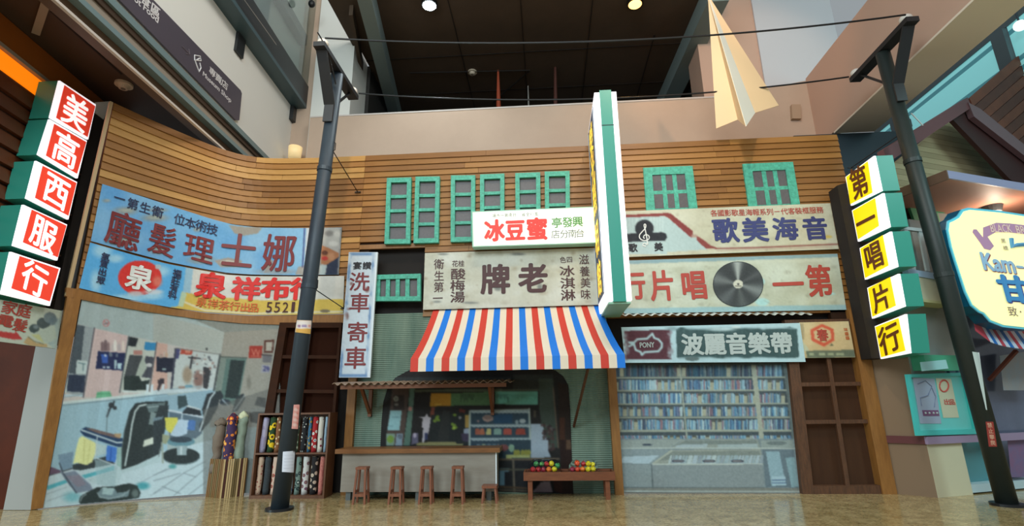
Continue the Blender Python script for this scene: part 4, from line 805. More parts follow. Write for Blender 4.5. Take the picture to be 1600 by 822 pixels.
for ch, z_ in zip('榮光照相館', (6.18, 5.60, 5.02, 4.28, 3.56)):
    V, Fs = glyph(ch, .03); sz = .66
    nc = len(glyph(ch, 0)[0]); mb.add([(X0-.018-.0006*(i//nc), (YF+YB)/2+.14-(a-.5)*sz, z_+(b-.38)*sz) for i, (a, b) in enumerate(V)], Fs)
obj('lettering', mb, yl, s)
obj('bracket', MB().box(1.1, 1.2, YB, 0, 3.3, 3.4).box(1.1, 1.2, YB, 0, 6.2, 6.3), darkwood, s)

# ------------------------------------------------------------------ red light boxes on the left, yellow ones on the right
red_lit = lit('lit_red_print', (232, 66, 44), .55); yel_lit = lit('lit_yellow_print', (255, 226, 6), .5)
glow_w = lit('lit_white_glyph', (255, 252, 250), .8); brown_ink = mat('lit_brown_ink', (104, 54, 16), .5, emit=.12)
def side_box(name, label, ch, M, face, art, gc, gw, gh, slope, green, artmat, inkmat, sgn, group, bold):
    W_ = [M.at(*p) for p in face]; cen = sum(W_)/4; t = thing(name, label, 'light box', cen, group)
    nx = np.array([sgn, 0, 0]); d = green
    back = [w-nx*d for w in W_]
    obj('casing', MB().hexa([w-nx*.035 for w in W_], back), tealbox, t)
    obj('lit_case', MB().hexa(W_, [w-nx*.035 for w in W_]), white_lit, t)
    pf = obj('printed_face', pxprism(M, art, .006, .006), artmat, t)
    nc = len(glyph(ch, 0)[0]); V, Fs = glyph(ch, bold); mb = MB(); ex = np.array([1, slope])/math.hypot(1, slope); ey = np.array([gc[0]-759, gc[1]+2539.]); ey /= np.linalg.norm(ey)
    mb.add([M.at(gc[0]+ex[0]*(a-.5)*gw+ey[0]*(.38-b)*gh, gc[1]+ex[1]*(a-.5)*gw+ey[1]*(.38-b)*gh, .011+.0006*(i//nc)) for i, (a, b) in enumerate(V)], Fs)
    obj('lettering', mb, inkmat, pf)
    # hinge bars back to the mounting post
    far = (1, 2) if sgn > 0 else (0, 3); p, q_ = W_[far[0]], W_[far[1]]
    for k in (.2, .8):
        c_ = p*(1-k)+q_*k-nx*.12; obj('bracket', MB().beam(c_, c_+np.array([.0, .14, 0]), .03, .03), darkwood, t)
ML = PXp(-7.6)
L5 = [('美', [(93.7, 126), (150, 163.5), (138, 218), (79, 184)], [(101, 133), (149, 166), (137, 214), (88, 184)], (118, 176)),
      ('高', [(78, 186.5), (136, 220), (121.4, 278.7), (60.3, 241.7)], [(85, 193.5), (135, 222), (120.5, 271.5), (72, 243)], (103, 233.5)),
      ('西', [(57, 251.4), (120.6, 284.5), (107, 343), (42, 310)], [(67, 259), (119.6, 286), (107, 337), (55, 309)], (88.5, 298)),
      ('服', [(37, 320), (105, 351), (89.5, 407), (21.4, 384)], [(50, 327.5), (104, 352.5), (90.5, 402), (36, 378.5)], (68.5, 365.5)),
      ('行', [(17.5, 393.5), (94.5, 419), (78, 478), (3, 459.6)], [(31, 400), (92, 420.5), (78, 471), (18, 450.5)], (54.5, 435.5))]
for (ch, f, a, g_), pos in zip(L5, ('topmost', 'second from the top', 'middle', 'fourth from the top', 'lowest')):
    side_box('red_lightbox', f'red and white glowing box, {pos} of the left column', ch, ML, f, a, g_, 46, 50, .62, .36, red_lit, glow_w, 1, 'red light boxes of the tailor sign', .03)
MR = PXm(5.45)
R5 = [('第', [(1321, 276.6), (1365, 243.7), (1376, 298.5), (1329.4, 321.5)], [(1322, 276.5), (1355.5, 252), (1363, 301), (1328.5, 319)], (1342, 284), 30, 50),
      ('一', [(1331, 329), (1378.7, 302), (1388.6, 355), (1340.4, 377.7)], [(1332, 329.5), (1367, 309.5), (1373, 353), (1340.5, 374)], (1352.5, 345), 34, 44),
      ('唱', [(1343, 388), (1390.4, 362), (1400.6, 417), (1351.3, 437)], [(1344, 388.5), (1379, 367.5), (1388, 415), (1351.5, 434.5)], (1364.8, 399.5), 32, 44),
      ('片', [(1355, 450), (1403, 428), (1412, 479), (1362.3, 498)], [(1356, 450.5), (1390.5, 433), (1399.5, 477.5), (1363, 495)], (1376.5, 465), 32, 42),
      ('行', [(1366.7, 510), (1414, 491), (1420.7, 552), (1376, 561)], [(1367.5, 511), (1403.5, 497), (1414.5, 548), (1376.5, 558.5)], (1389.5, 529), 36, 46)]
for (ch, f, a, g_, gw, gh), pos in zip(R5, ('topmost', 'second from the top', 'middle', 'fourth from the top', 'lowest')):
    side_box('yellow_lightbox', f'yellow and white glowing box, {pos} of the right column', ch, MR, f, a, g_, gw, gh, -.52, .30, yel_lit, brown_ink, -1, 'yellow light boxes of the record shop sign', .035)
mp = MB(); 
mp.hexa([ML.at(150, 160, -.12), ML.at(168, 168, -.12), ML.at(104, 484, -.12), ML.at(84, 484, -.12)], [p+np.array([-.2, .06, 0]) for p in (ML.at(150, 160, -.12), ML.at(168, 168, -.12), ML.at(104, 484, -.12), ML.at(84, 484, -.12))])
tag(obj('mounting_post', mp, dark), 'dark upright mounting strip behind the red light boxes', 'post')
mp = MB(); P4 = [Y0.at(p[0], p[1], .48) for p in ((1308, 290), (1326, 284), (1382, 560), (1362, 560))]
mp.hexa(P4, [p+np.array([0, .30, 0]) for p in P4]); tag(obj('mounting_post', mp, dark), 'dark upright mounting strip behind the yellow light boxes', 'post')

# ------------------------------------------------------------------ utility poles
def utility_pole(name, label, bx, by, htop, near, far, lowend, tx, steel=steel):
    ax = lambda z_: bx+(tx-bx)*z_/htop
    t = thing(name, label, 'pole', (bx, by, 0)); r0, r1 = .128, .112
    obj('pole_shaft', MB().tube([(bx, by, 0), (tx, by, htop)], [r0, r1], 28), steel, t, smooth=True)
    obj('base_flange', MB().tube([(bx, by, 0), (bx, by, .035)], .20, 32), mat('flange_black', (22, 24, 28), .4), t, smooth=False)
    for z_ in lowend: obj('collar', MB().tube([(ax(z_), by, z_), (ax(z_+.07), by, z_+.07)], .129, 24), steel, t)
    N, Fp = np.array(near), np.array(far)
    xarm = obj('crossarm', MB().beam(N, Fp, .20, .09), mat('arm_black', (34, 35, 38), .5), t)
    ab = MATS['arm_black']; d = (N-Fp)/np.linalg.norm(N-Fp)
    obj('brace', MB().beam(N-d*.12+np.array([0, 0, -.04]), (ax(htop-.72), by-.15, htop-.72), .19, .03, upv=(0, 1, 0)), ab, t)
    obj('brace_plate', MB().beam((ax(htop-.70), by-.15, htop-.70), (ax(htop-1.05), by-.14, htop-1.05), .17, .03, upv=(0, 1, 0)), ab, t)
    obj('brace', MB().beam(Fp+d*.22+np.array([0, 0, -.04]), (ax(htop-.55), by+.10, htop-.55), .05, .03, upv=(0, 1, 0)), ab, t)
    for e in (N-d*.14, Fp+d*.08):
        ins = obj('insulator', MB().ball(e+np.array([0, 0, .10]), .10, 16, 10, (1, 1, .85)).tube([e+np.array([0, 0, .0]), e+np.array([0, 0, .08])], .06, 12), mat('porcelain', (226, 216, 204), .25), xarm, smooth=True)
    return t
PXl, PXr = -4.03, 6.38
def onx(px, py, X): return PXp(X).at(px, py)
TXl, TXr = PY(-1.38).at(528, 105)[0], PY(-1.13).at(1379, 82)[0]
nl, fl = onx(499, 60, TXl), onx(552, 160, TXl); nr, fr_ = onx(1426, 27, TXr), onx(1336, 127, TXr)
zl, zr = (nl[2]+fl[2])/2, (nr[2]+fr_[2])/2
nl[2] = fl[2] = zl; nr[2] = fr_[2] = zr
utility_pole('utility_pole', 'dark blue-grey steel utility pole on the left, in front of the cloth cabinet', PXl, -1.38, zl-.05, nl, fl, (zl-2.0, 3.35), TXl)
utility_pole('utility_pole', 'dark green-black steel utility pole on the right, beside the round shop sign', PXr, -1.13, zr-.05, nr, fr_, (zr-2.2, 3.3), TXr, mat('pole_green_black', (40, 48, 46), .5, vary=(34, 42, 38), vscale=3))
def cable(label, p, q, sag, r=.016, n=24):
    p, q = np.array(p), np.array(q); pts = [p*(1-i/n)+q*(i/n)-np.array([0, 0, sag*4*(i/n)*(1-i/n)]) for i in range(n+1)]
    tag(obj('cable', MB().tube(pts, r, 6), black), label, 'cable')
cable('upper black cable strung between the nearer insulators of both poles', nl+np.array([0.1, 0, .1]), nr+np.array([-.1, 0, .08]), .28)
cable('lower black cable strung between the farther insulators of both poles', fl+np.array([0.1, 0, .1]), fr_+np.array([-.1, 0, .08]), .30)
cable('short curled cable hanging from the left pole top insulator', nl+np.array([0.02, -.12, .12]), np.array([TXl+.10, -1.62, zl-.42]), -.12, .012, 12)
def stay(label, bx, by, z_, e):
    bx = bx+((TXl-PXl)*z_/zl if bx < 0 else (TXr-PXr)*z_/zr)
    t = thing('stay_wire', label, 'wire', (bx, by, z_)); p = np.array([bx+.11, by-.02, z_])
    obj('eye_bolt', MB().tube([(bx+.11, by, z_+.18), (bx+.145, by, z_+.15), (bx+.145, by, z_+.02), (bx+.11, by, z_)], .009, 6), black, t)
    obj('wire', MB().tube([p, e], .009, 6), black, t); obj('anchor', MB().beam(np.array(e)-np.array([.06, 0, 0]), np.array(e)+np.array([.06, 0, 0]), .02, .02), black, t)
stay('stay wire from high on the left pole down to the plank wall', PXl, -1.38, PY(-1.38).at(520, 236)[2], Y0.at(559, 300, .05))
stay('stay wire from mid left pole to the upright car wash sign', PXl, -1.38, PY(-1.38).at(495, 452)[2], Y0.at(537, 482, .1))
stay('stay wire from the right pole across to the upper wall end', PXr, -1.13, PY(-1.13).at(1402, 200)[2], Y0.at(1330, 262, .1))
# notices stuck on the poles
def notice(label, cx, cy, r, top, bot, cv, lit=False, step=1.5):
    z_ = PY(cy).at(*lp(top, .5))[2]*.5+PY(cy).at(*lp(bot, .5))[2]*.5; cx = cx+((TXl-PXl)*z_/zl if cx < 0 else (TXr-PXr)*z_/zr)
    M = Cyl(cx, cy, r); mid = lp(bot, .5); t = thing('pole_notice', label, 'notice', M.at(*mid)); n = 10; mb = MB(); F_, B_ = [], []
    for i in range(n+1):
        for e in (top, bot):
            p = lp(e, i/n); F_.append(M.at(p[0], p[1], .004)); B_.append(M.at(p[0], p[1], .001))
    N = len(F_); fs = []
    for i in range(n): a = 2*i; fs += [(a, a+1, a+3, a+2), (N+a, N+a+2, N+a+3, N+a+1), (a, a+2, N+a+2, N+a), (a+1, N+a+1, N+a+3, a+3)]
    fs += [(0, N, N+1, 1), (N-2, N-1, 2*N-1, 2*N-2)]
    obj('paper', mb.add(F_+B_, fs), mat('notice_paper', (226, 226, 228), .6), t)
    print_mesh('printed_face', M, top, bot, .006, cv, t, step); t['_off'] = .008; return t, M
PL = (PXl, -1.38, .126)
c = Canvas(455, 490, 495, 530, (222, 190, 158)); c.rect(463, 502, 487, 514, (226, 214, 206)).rect(463, 514, 487, 523, (216, 166, 84)); cc.line([(464, 502), (486, 502)], 1.4, (220, 110, 90)); c.rect(466, 508, 470, 512, (150, 110, 140)); c.rect(472, 508, 480, 511.5, (160, 140, 170)); c.rect(482, 508, 486, 512, (220, 160, 150))
t, M = notice('round-cornered orange and white sticker around the left pole at sign height', *PL, [(464, 500), (487, 501)], [(461, 519), (485, 522)], c)
c = Canvas(450, 625, 475, 675, (224, 156, 146))
for y in (640, 648, 656, 664): c.ell(462.5-(y-640)*.08, y, 3, 2.6, (232, 200, 190), .9, .6).rect(464, y-3, 467, y, (206, 110, 96), .6)
t, M = notice('narrow faded pink-red paper strip on the left pole', *PL, [(459, 632.5), (468.5, 632)], [(455.5, 670), (465.5, 670.5)], c)
c = Canvas(436, 700, 466, 742, (214, 216, 226)); [c.line([(444, y), (458, y-.6)], .8, (168, 170, 184), .7) for y in (712, 717, 722, 727, 732)]
notice('white paper sheet with faint lines on the left pole near the floor', *PL, [(442, 706), (461, 704.5)], [(440.5, 737.5), (459, 738.5)], c)
PR = (PXr, -1.13, .126)
c = Canvas(1532, 655, 1562, 705, (150, 58, 48))
t, M = notice('dark red notice with pale characters low on the right pole', *PR, [(1540, 659), (1552, 659)], [(1545, 698), (1558, 698)], c)
letters(M, row('禁止攀爬', 1546.5, 664.5, 1551.5, 692), 8, 8.5, .0, .008, mat('notice_ink', (220, 170, 140), .6), t, .01)
c = Canvas(1515, 540, 1565, 660, (196, 206, 200))
notice('torn pale paper strip wrapped on the right side of the right pole', *PR, [(1519, 549.5), (1530, 551)], [(1540.5, 640), (1542.5, 641)], c)

# ------------------------------------------------------------------ counter, stools, bench, canopy
CY0 = -.62
s = thing('counter', 'long grey shop counter with brown wooden top under the corrugated canopy', 'counter', (-2.15, -.4, 0))
cb = mat('counter_panel', (150, 142, 130), .5, vary=(134, 124, 112), vscale=3, stretch=(.7, 1, 4), amount=.5)
obj('body', MB().box(-3.42, -.88, CY0, -.18, .13, .72), cb, s)
obj('counter_top', MB().box(-3.53, -.81, CY0-.06, -.12, .72, .79), mat('counter_wood', (136, 88, 44), .45, vary=(108, 66, 32), vscale=4, stretch=(1, 5, 5)), s)
obj('end_trim', MB().box(-.885, -.865, CY0-.012, CY0+.02, .13, .72), mat('white_laminate', (220, 226, 228), .4), s)
for x in (-3.3, -2.15, -1.0):
    for y in (CY0+.08, -.26): obj('leg', MB().box(x-.04, x+.04, y-.04, y+.04, 0, .13), mat('counter_leg', (120, 128, 130), .3, metal=.6), s)
def make_stool(x, y, h=.54, w=.165, wt=.16, label='', name='stool', gr=None):
    t = thing(name, label, 'stool', (x, y, 0), gr)
    obj('seat', MB().hexa([(x-wt/2-.008, y-wt/2-.008, h-.035), (x+wt/2+.008, y-wt/2-.008, h-.035), (x+wt/2+.008, y-wt/2-.008, h), (x-wt/2-.008, y-wt/2-.008, h)],
        [(x-wt/2-.008, y+wt/2+.008, h-.035), (x+wt/2+.008, y+wt/2+.008, h-.035), (x+wt/2+.008, y+wt/2+.008, h), (x-wt/2-.008, y+wt/2+.008, h)]), stoolwood, t)
    for sx in (-1, 1):
        for sy in (-1, 1): obj('leg', MB().beam((x+sx*w/2*1.12, y+sy*w/2*1.12, 0), (x+sx*wt/2*.82, y+sy*wt/2*.82, h-.035), .03, .03, upv=(0, 1, 0)), stoolwood, t)
    k = .13
    if h < .3: return t
    for sy in (-1, 1): obj('stretcher', MB().beam((x-w/2*1.05, y+sy*w/2*1.05, k), (x+w/2*1.05, y+sy*w/2*1.05, k), .022, .04), stoolwood, t)
    for sx in (-1, 1): obj('stretcher', MB().beam((x+sx*w/2*1.05, y-w/2*1.05, k+.05), (x+sx*w/2*1.05, y+w/2*1.05, k+.05), .022, .035), stoolwood, t)
    return t
xs = [PY(-.82).at(px, 760)[0] for px in (566.5, 621, 667.5, 716)]
LS = ['leftmost of the four tall wooden stools before the counter', 'second from the left of the four tall wooden stools', 'third from the left of the four tall wooden stools', 'rightmost of the four tall wooden stools before the counter']
s0 = make_stool(xs[0], -.86, label=LS[0], gr='tall wooden stools at the counter')
for x, L in zip(xs[1:], LS[1:]): dup(s0, (x-xs[0], 0, 0), L)
bx_ = PY(-.75).at(766, 765)[0]
t = make_stool(bx_, -.78, h=.25, w=.2, wt=.22, label='low wooden stool at the right end of the counter', name='low_stool')
# corrugated canopy over the counter
def corrugated(name, label, x0, x1, yb, yf, zb, zf, waves, amp, m_):
    vs, fs = [], []; N = waves*8
    for i in range(N+1):
        x = x0+(x1-x0)*i/N; d = amp*math.sin(i/N*waves*2*math.pi)
        vs += [(x, yf, zf+d), (x, yb, zb+d), (x, yb, zb+d-.008), (x, yf, zf+d-.008)]
    for i in range(N):
        a = 4*i
        for k in range(4): fs.append((a+k, a+(k+1) % 4, a+4+(k+1) % 4, a+4+k))
    t = thing(name, label, 'canopy', ((x0+x1)/2, yb, zb)); obj('corrugated_sheet', MB().add(vs, fs), m_, t, smooth=False); return t
zA = PY(-.75).at(520, 600)[2]; a = PY(-.75).at(519, 600); b = PY(-.75).at(800, 598)
t = corrugated('counter_canopy', 'long corrugated tin canopy on wooden brackets over the counter', a[0], b[0], -.05, -.75, a[2]+.05, a[2], 24, .02, mat('rusty_tin', (168, 140, 118), .5, vary=(130, 104, 84), vscale=8))
obj('fascia_board', MB().box(a[0]+.12, b[0]-.1, -.69, -.66, a[2]-.09, a[2]-.025), mat('bracket_wood', (112, 66, 38), .5), t)
for x in (PY(-.4).at(568, 630)[0], PY(-.4).at(766, 630)[0]):
    zb = a[2]-.03; bw = MATS['bracket_wood']; br = obj('bracket', MB().box(x-.03, x+.03, -.07, -.01, zb-.52, zb), bw, t)
    obj('bracket_arm', MB().box(x-.03, x+.03, -.66, -.07, zb-.055, zb).beam((x, -.05, zb-.46), (x, -.55, zb-.03), .05, .05), bw, br)
# fruit bench with two bags
fx0, fx1 = PY(-.62).at(818, 745)[0], PY(-.62).at(961, 745)[0]; zt = PY(-.62).at(890, 737.5)[2]; zb = PY(-.62).at(890, 751)[2]
s = thing('fruit_bench', 'low reddish-brown wooden trough bench holding two bags of fruit', 'bench', ((fx0+fx1)/2, -.45, 0)); fw_ = mat('bench_wood', (134, 76, 44), .5, vary=(104, 56, 32), vscale=4, stretch=(1, 5, 5))
obj('front_board', MB().box(fx0, fx1, -.63, -.60, zb, zt), fw_, s); obj('back_board', MB().box(fx0, fx1, -.24, -.21, zb, zt), fw_, s)
obj('end_board', MB().box(fx0, fx0+.03, -.60, -.24, zb, zt), fw_, s); obj('end_board', MB().box(fx1-.03, fx1, -.60, -.24, zb, zt), fw_, s)
obj('tray', MB().box(fx0+.03, fx1-.03, -.60, -.24, zt-.05, zt-.025), fw_, s)
for x in (fx0+.1, fx1-.12):
    for y in (-.57, -.27): obj('leg', MB().box(x-.035, x+.035, y-.025, y+.025, 0, zb), fw_, s)
plast = mat('clear_plastic_bag', (250, 250, 252), .08, trans=1.0, spec=.5); plast.node_tree.nodes['Principled BSDF'].inputs['IOR'].default_value = 1.06
def bag(px0, px1, label, fruits):
    x0, x1 = PY(-.45).at(px0, 730)[0], PY(-.45).at(px1, 730)[0]; w_ = x1-x0; zb_ = zt-.025; h_ = .185
    vs = []; fs = []; nU, nV = 20, 8; rr = random.Random(px0)
    for j in range(nV+1):
        v = j/nV; k = math.sin(math.pi*min(v*1.02, 1)*.5+.0)
        for i in range(nU):
            a_ = 2*math.pi*i/nU; sx, sy = (w_/2)*(1-.34*v**3), .125*(1-.3*v**3); q = 1+rr.uniform(-.03, .03); e = .6
            cx_, cy_ = math.copysign(abs(math.cos(a_))**e, math.cos(a_)), math.copysign(abs(math.sin(a_))**e, math.sin(a_))
            vs.append(((x0+x1)/2+sx*cx_*q, -.42+sy*cy_*q, zb_+.002+h_*v*(1+.05*rr.uniform(-1, 1))))
    for j in range(nV):
        for i in range(nU): fs.append((j*nU+i, j*nU+(i+1) % nU, (j+1)*nU+(i+1) % nU, (j+1)*nU+i))
    fs.append(tuple(range(nU))); fs.append(tuple(nV*nU+i for i in range(nU)))
    tag(obj('fruit_bag', MB().add(vs, fs), plast, smooth=True), label, 'bag')
    for (f, u, v, y_, kind) in fruits:
        cc, r, nm, adj = kind; r *= 1.32; v *= 1.45; x = x0+w_*f; o_ = MB().ball((x, -.42+y_, zb_+r+.004+v), r, 12, 8, (1, 1, .94))
        t = thing(nm, adj, 'fruit', (x, -.42+y_, zb_+.004+v), u)
        obj('flesh', o_, mat('fruit_%d_%d_%d' % cc, cc, .3), t, smooth=True); obj('stem', MB().tube([(x, -.42+y_, zb_+.004+v+2*r*.95), (x+.004, -.42+y_, zb_+.016+v+2*r*.95)], .003, 5), darkwood, t)
RED, GRN, YEL, ORG = ((176, 40, 44), .033), ((70, 150, 84), .033), ((226, 206, 40), .034), ((226, 120, 44), .033)
bag(824, 878, 'clear plastic bag of mixed red, green and yellow fruit, on the left of the bench', [
    (.16, 'fruit in the left bag', 0, -.04, (*RED, 'apple', 'red apple at the left end of the left fruit bag')), (.32, 'fruit in the left bag', 0, -.04, (*RED, 'apple', 'second red apple from the left in the left bag')),
    (.46, 'fruit in the left bag', 0, -.045, ((156, 40, 60), .033, 'apple', 'dark red apple in the middle of the left bag')), (.62, 'fruit in the left bag', 0, -.04, (*ORG, 'orange', 'orange low in the left bag')),
    (.78, 'fruit in the left bag', 0, -.04, (*YEL, 'lemon', 'yellow fruit low at the right of the left bag')), (.26, 'fruit in the left bag', .052, .02, (*GRN, 'apple', 'green apple on top at the left of the left bag')),
    (.42, 'fruit in the left bag', .054, .02, ((90, 150, 80), .03, 'apple', 'smaller green apple on top in the left bag')), (.56, 'fruit in the left bag', .052, .0, (*RED, 'apple', 'red apple on top in the left bag')),
    (.70, 'fruit in the left bag', .056, -.01, (*YEL, 'lemon', 'bright yellow fruit on top of the left bag')), (.86, 'fruit in the left bag', .03, .03, (*GRN, 'apple', 'green apple at the right end of the left bag'))])
bag(888, 936, 'clear plastic bag of orange and yellow fruit, on the right of the bench', [
    (.14, 'fruit in the right bag', 0, -.04, ((150, 40, 60), .033, 'apple', 'dark red apple at the left end of the right bag')), (.30, 'fruit in the right bag', 0, -.045, ((206, 70, 40), .034, 'orange', 'deep orange fruit low in the right bag')),
    (.46, 'fruit in the right bag', 0, -.04, (*ORG, 'orange', 'orange low in the middle of the right bag')), (.64, 'fruit in the right bag', 0, -.04, (*YEL, 'lemon', 'yellow fruit low in the right bag')),
    (.80, 'fruit in the right bag', 0, -.03, (*YEL, 'lemon', 'yellow fruit low at the right end of the right bag')), (.30, 'fruit in the right bag', .054, .01, ((220, 84, 40), .036, 'orange', 'big orange on top of the right bag')),
    (.50, 'fruit in the right bag', .05, .01, (*RED, 'apple', 'red apple on top of the right bag')), (.66, 'fruit in the right bag', .052, .0, (*YEL, 'lemon', 'yellow fruit on top of the right bag')),
    (.80, 'fruit in the right bag', .045, .02, ((236, 220, 60), .03, 'lemon', 'pale yellow fruit on top at the right of the right bag'))])

# ------------------------------------------------------------------ wooden lattices
def lattice(name, label, q, us, vs_, off=.10, back=.02, fr=(.1, .1, .03, .05), m_=oldwood, pm=darkwood, bw=.045, bh=.022):
    mid = sub(q, .5, 1); t = thing(name, label, 'door', Y0.at(mid[0], mid[1], off)); L_, R_, T_, B_ = fr
    obj('stile', slab(Y0, q, 0, 0, L_, 1, off+.01, back), m_, t); obj('stile', slab(Y0, q, 1-R_, 0, 1, 1, off+.01, back), m_, t)
    obj('rail', slab(Y0, q, L_, 0, 1-R_, T_, off+.01, back), m_, t); obj('rail', slab(Y0, q, L_, 1-B_, 1-R_, 1, off+.01, back), m_, t)
    for u in us: obj('muntin', slab(Y0, q, u-bw/2, T_, u+bw/2, 1-B_, off, off-.05), m_, t)
    for v in vs_:
        e = [L_]+[u for u in us]+[1-R_]
        for a_, b_ in zip(e[:-1], e[1:]): obj('muntin', slab(Y0, q, a_+(bw/2 if a_ in us else 0), v-bh/2, b_-(bw/2 if b_ in us else 0), v+bh/2, off-.005, off-.05), m_, t)
    ee, ff = [L_]+us+[1-R_], [T_]+vs_+[1-B_]
    for a_, b_ in zip(ee[:-1], ee[1:]):
        for c_, d_ in zip(ff[:-1], ff[1:]): obj('door_panel', slab(Y0, q, a_, c_, b_, d_, back-.02, back-.05), pm, t)
    return t
panelwood = mat('panel_wood', (74, 48, 30), .7, spec=.2, vary=(66, 42, 28), vscale=3, stretch=(6, 6, .6))
lattice('lattice_door', 'old brown wooden lattice door with six panels, right of the cassette mural', [(1226, 500), (1341, 498), (1394, 772), (1254, 773)], [.52], [.37, .585], off=.12, back=.0, fr=(.13, .10, .03, .05), m_=oldwood, pm=panelwood, bw=.05, bh=.022)
lattice('lattice_door', 'dark wooden lattice door behind the left pole and cloth cabinet', [(437, 504), (534, 504), (514, 774), (392, 771)], [.47], [.20, .40, .7], off=.10, back=.0, fr=(.12, .04, .03, .03), m_=mat('lattice_brown', (62, 32, 15), .7, vary=(44, 24, 12), vscale=5, spec=.15), pm=mat('lattice_panel_dark', (46, 20, 8), .8, spec=.1), bw=.10, bh=.02)

# ------------------------------------------------------------------ cloth cabinet and rolls
def cloth(name, base, spots, scale=14, dist='vor', thr=.25, second=None):
    if name in MATS: return MATS[name]
    M = mat(name, base, .85); nt = M.node_tree; b = nt.nodes['Principled BSDF']; tc = nt.nodes.new('ShaderNodeTexCoord')
    v = nt.nodes.new('ShaderNodeTexVoronoi' if dist == 'vor' else 'ShaderNodeTexNoise'); v.inputs['Scale'].default_value = scale; nt.links.new(tc.outputs['Object'], v.inputs['Vector'])
    r = nt.nodes.new('ShaderNodeValToRGB'); r.color_ramp.interpolation = 'CONSTANT'; r.color_ramp.elements[0].color = (*lin(spots), 1); r.color_ramp.elements[1].position = thr; r.color_ramp.elements[1].color = (*lin(base), 1)
    if second: e = r.color_ramp.elements.new(thr*.45); e.color = (*lin(second), 1); r.color_ramp.elements[0].color, e.color = (*lin(second), 1), (*lin(spots), 1)
    nt.links.new(v.outputs['Distance' if dist == 'vor' else 'Fac'], r.inputs['Fac']); nt.links.new(r.outputs['Color'], b.inputs['Base Color']); return M
cy0, cy1 = -.42, -.08; pl = PY(cy0)
A, B_, C_, D_ = pl.at(400, 646), pl.at(512, 645), pl.at(506, 777), pl.at(389, 777)
x0, x1, z1, zm = D_[0]+.0, C_[0]+.0, A[2], pl.at(450, 709)[2]
s = thing('cloth_cabinet', 'open two-shelf wooden cabinet filled with upright rolls of cloth', 'cabinet', ((x0+x1)/2, cy0, 0)); cw = mat('cabinet_wood', (116, 74, 46), .5, vary=(88, 54, 34), vscale=4, stretch=(5, 5, 1))
for nm, bxx in (('side_panel', (x0, x0+.03, cy0, cy1, 0, z1)), ('side_panel', (x1-.03, x1, cy0, cy1, 0, z1)), ('top_panel', (x0+.03, x1-.03, cy0, cy1, z1-.03, z1)), ('shelf', (x0+.03, x1-.03, cy0, cy1-.02, zm-.014, zm+.014)), ('bottom_panel', (x0+.03, x1-.03, cy0, cy1-.02, .0, .05)), ('back_panel', (x0+.03, x1-.03, cy1-.02, cy1, .0, z1-.03))):
    obj(nm, MB().box(*bxx), cw, s)
W_in = (x1-x0-.06)
def roll(label, f, r, low, m_, lean=0.0, hk=.93):
    x = x0+.03+W_in*f; zb_ = (.052 if low else zm+.016); H_ = ((zm-.014-.052) if low else (z1-.03-zm-.016))*hk; y = cy0+.06+r; q = random.Random(int(f*1000)+low)
    pts = [(x+lean*(k/8)+q.uniform(-.004, .004), y+q.uniform(-.004, .004), zb_+H_*k/8) for k in range(9)]
    t = thing('cloth_roll', label, 'cloth roll', (x, y, zb_), 'cloth rolls on the lower shelf' if low else 'cloth rolls on the upper shelf')
    obj('rolled_cloth', MB().tube(pts, [r*(1+q.uniform(-.05, .05)) for _ in pts], 16), m_, t, smooth=True)
    obj('cardboard_core', MB().tube([pts[-1], tuple(np.array(pts[-1])+np.array([0, 0, .008]))], r*.35, 10), mat('cardboard', (170, 140, 100), .8), t)
up_ = [(.045, .05, 'lilac grey plain cloth roll at the left of the upper shelf', cloth('cloth_lilac', (168, 160, 182), (150, 140, 166), 7, 'noise', .5)),
       (.155, .055, 'sunflower printed cloth roll with yellow blooms on dark green', cloth('cloth_sunflower', (34, 62, 30), (226, 190, 30), 9, 'vor', .42, (70, 40, 16))),
       (.255, .036, 'brown and cream patterned cloth roll beside the sunflower roll', cloth('cloth_brown', (132, 84, 50), (210, 190, 150), 16, 'vor', .3)),
       (.345, .048, 'cream, teal and orange printed cloth roll just left of the pole', cloth('cloth_teal', (176, 160, 116), (24, 92, 92), 9, 'vor', .45, (200, 100, 40))),
       (.44, .038, 'dark orange printed cloth roll behind the pole, upper shelf', cloth('cloth_rust', (168, 90, 46), (210, 180, 140), 14, 'vor', .3)),
       (.53, .038, 'green printed cloth roll behind the pole, upper shelf', cloth('cloth_green', (70, 96, 70), (190, 200, 170), 14, 'vor', .3)),
       (.635, .045, 'black cloth roll with small white pattern on the upper shelf', cloth('cloth_blackwhite', (30, 30, 34), (206, 206, 196), 26, 'vor', .3)),
       (.72, .026, 'slim teal and gold cloth roll on the upper shelf', cloth('cloth_gold', (60, 110, 140), (196, 160, 70), 16, 'vor', .35)),
       (.79, .042, 'red, blue and yellow printed cloth roll on the upper shelf', cloth('cloth_redblue', (176, 34, 40), (226, 222, 210), 12, 'vor', .32, (30, 70, 150))),
       (.875, .042, 'cream cloth roll with dark red dots on the upper shelf', cloth('cloth_dots', (222, 214, 200), (130, 30, 60), 11, 'vor', .22)),
       (.955, .022, 'thin pale blue roll at the right of the upper shelf', cloth('cloth_paleblue', (160, 186, 204), (150, 176, 196), 7, 'noise', .5))]
for f, r, lab, m_ in up_: roll(lab, f, r, 0, m_, .02 if f < .2 else 0)
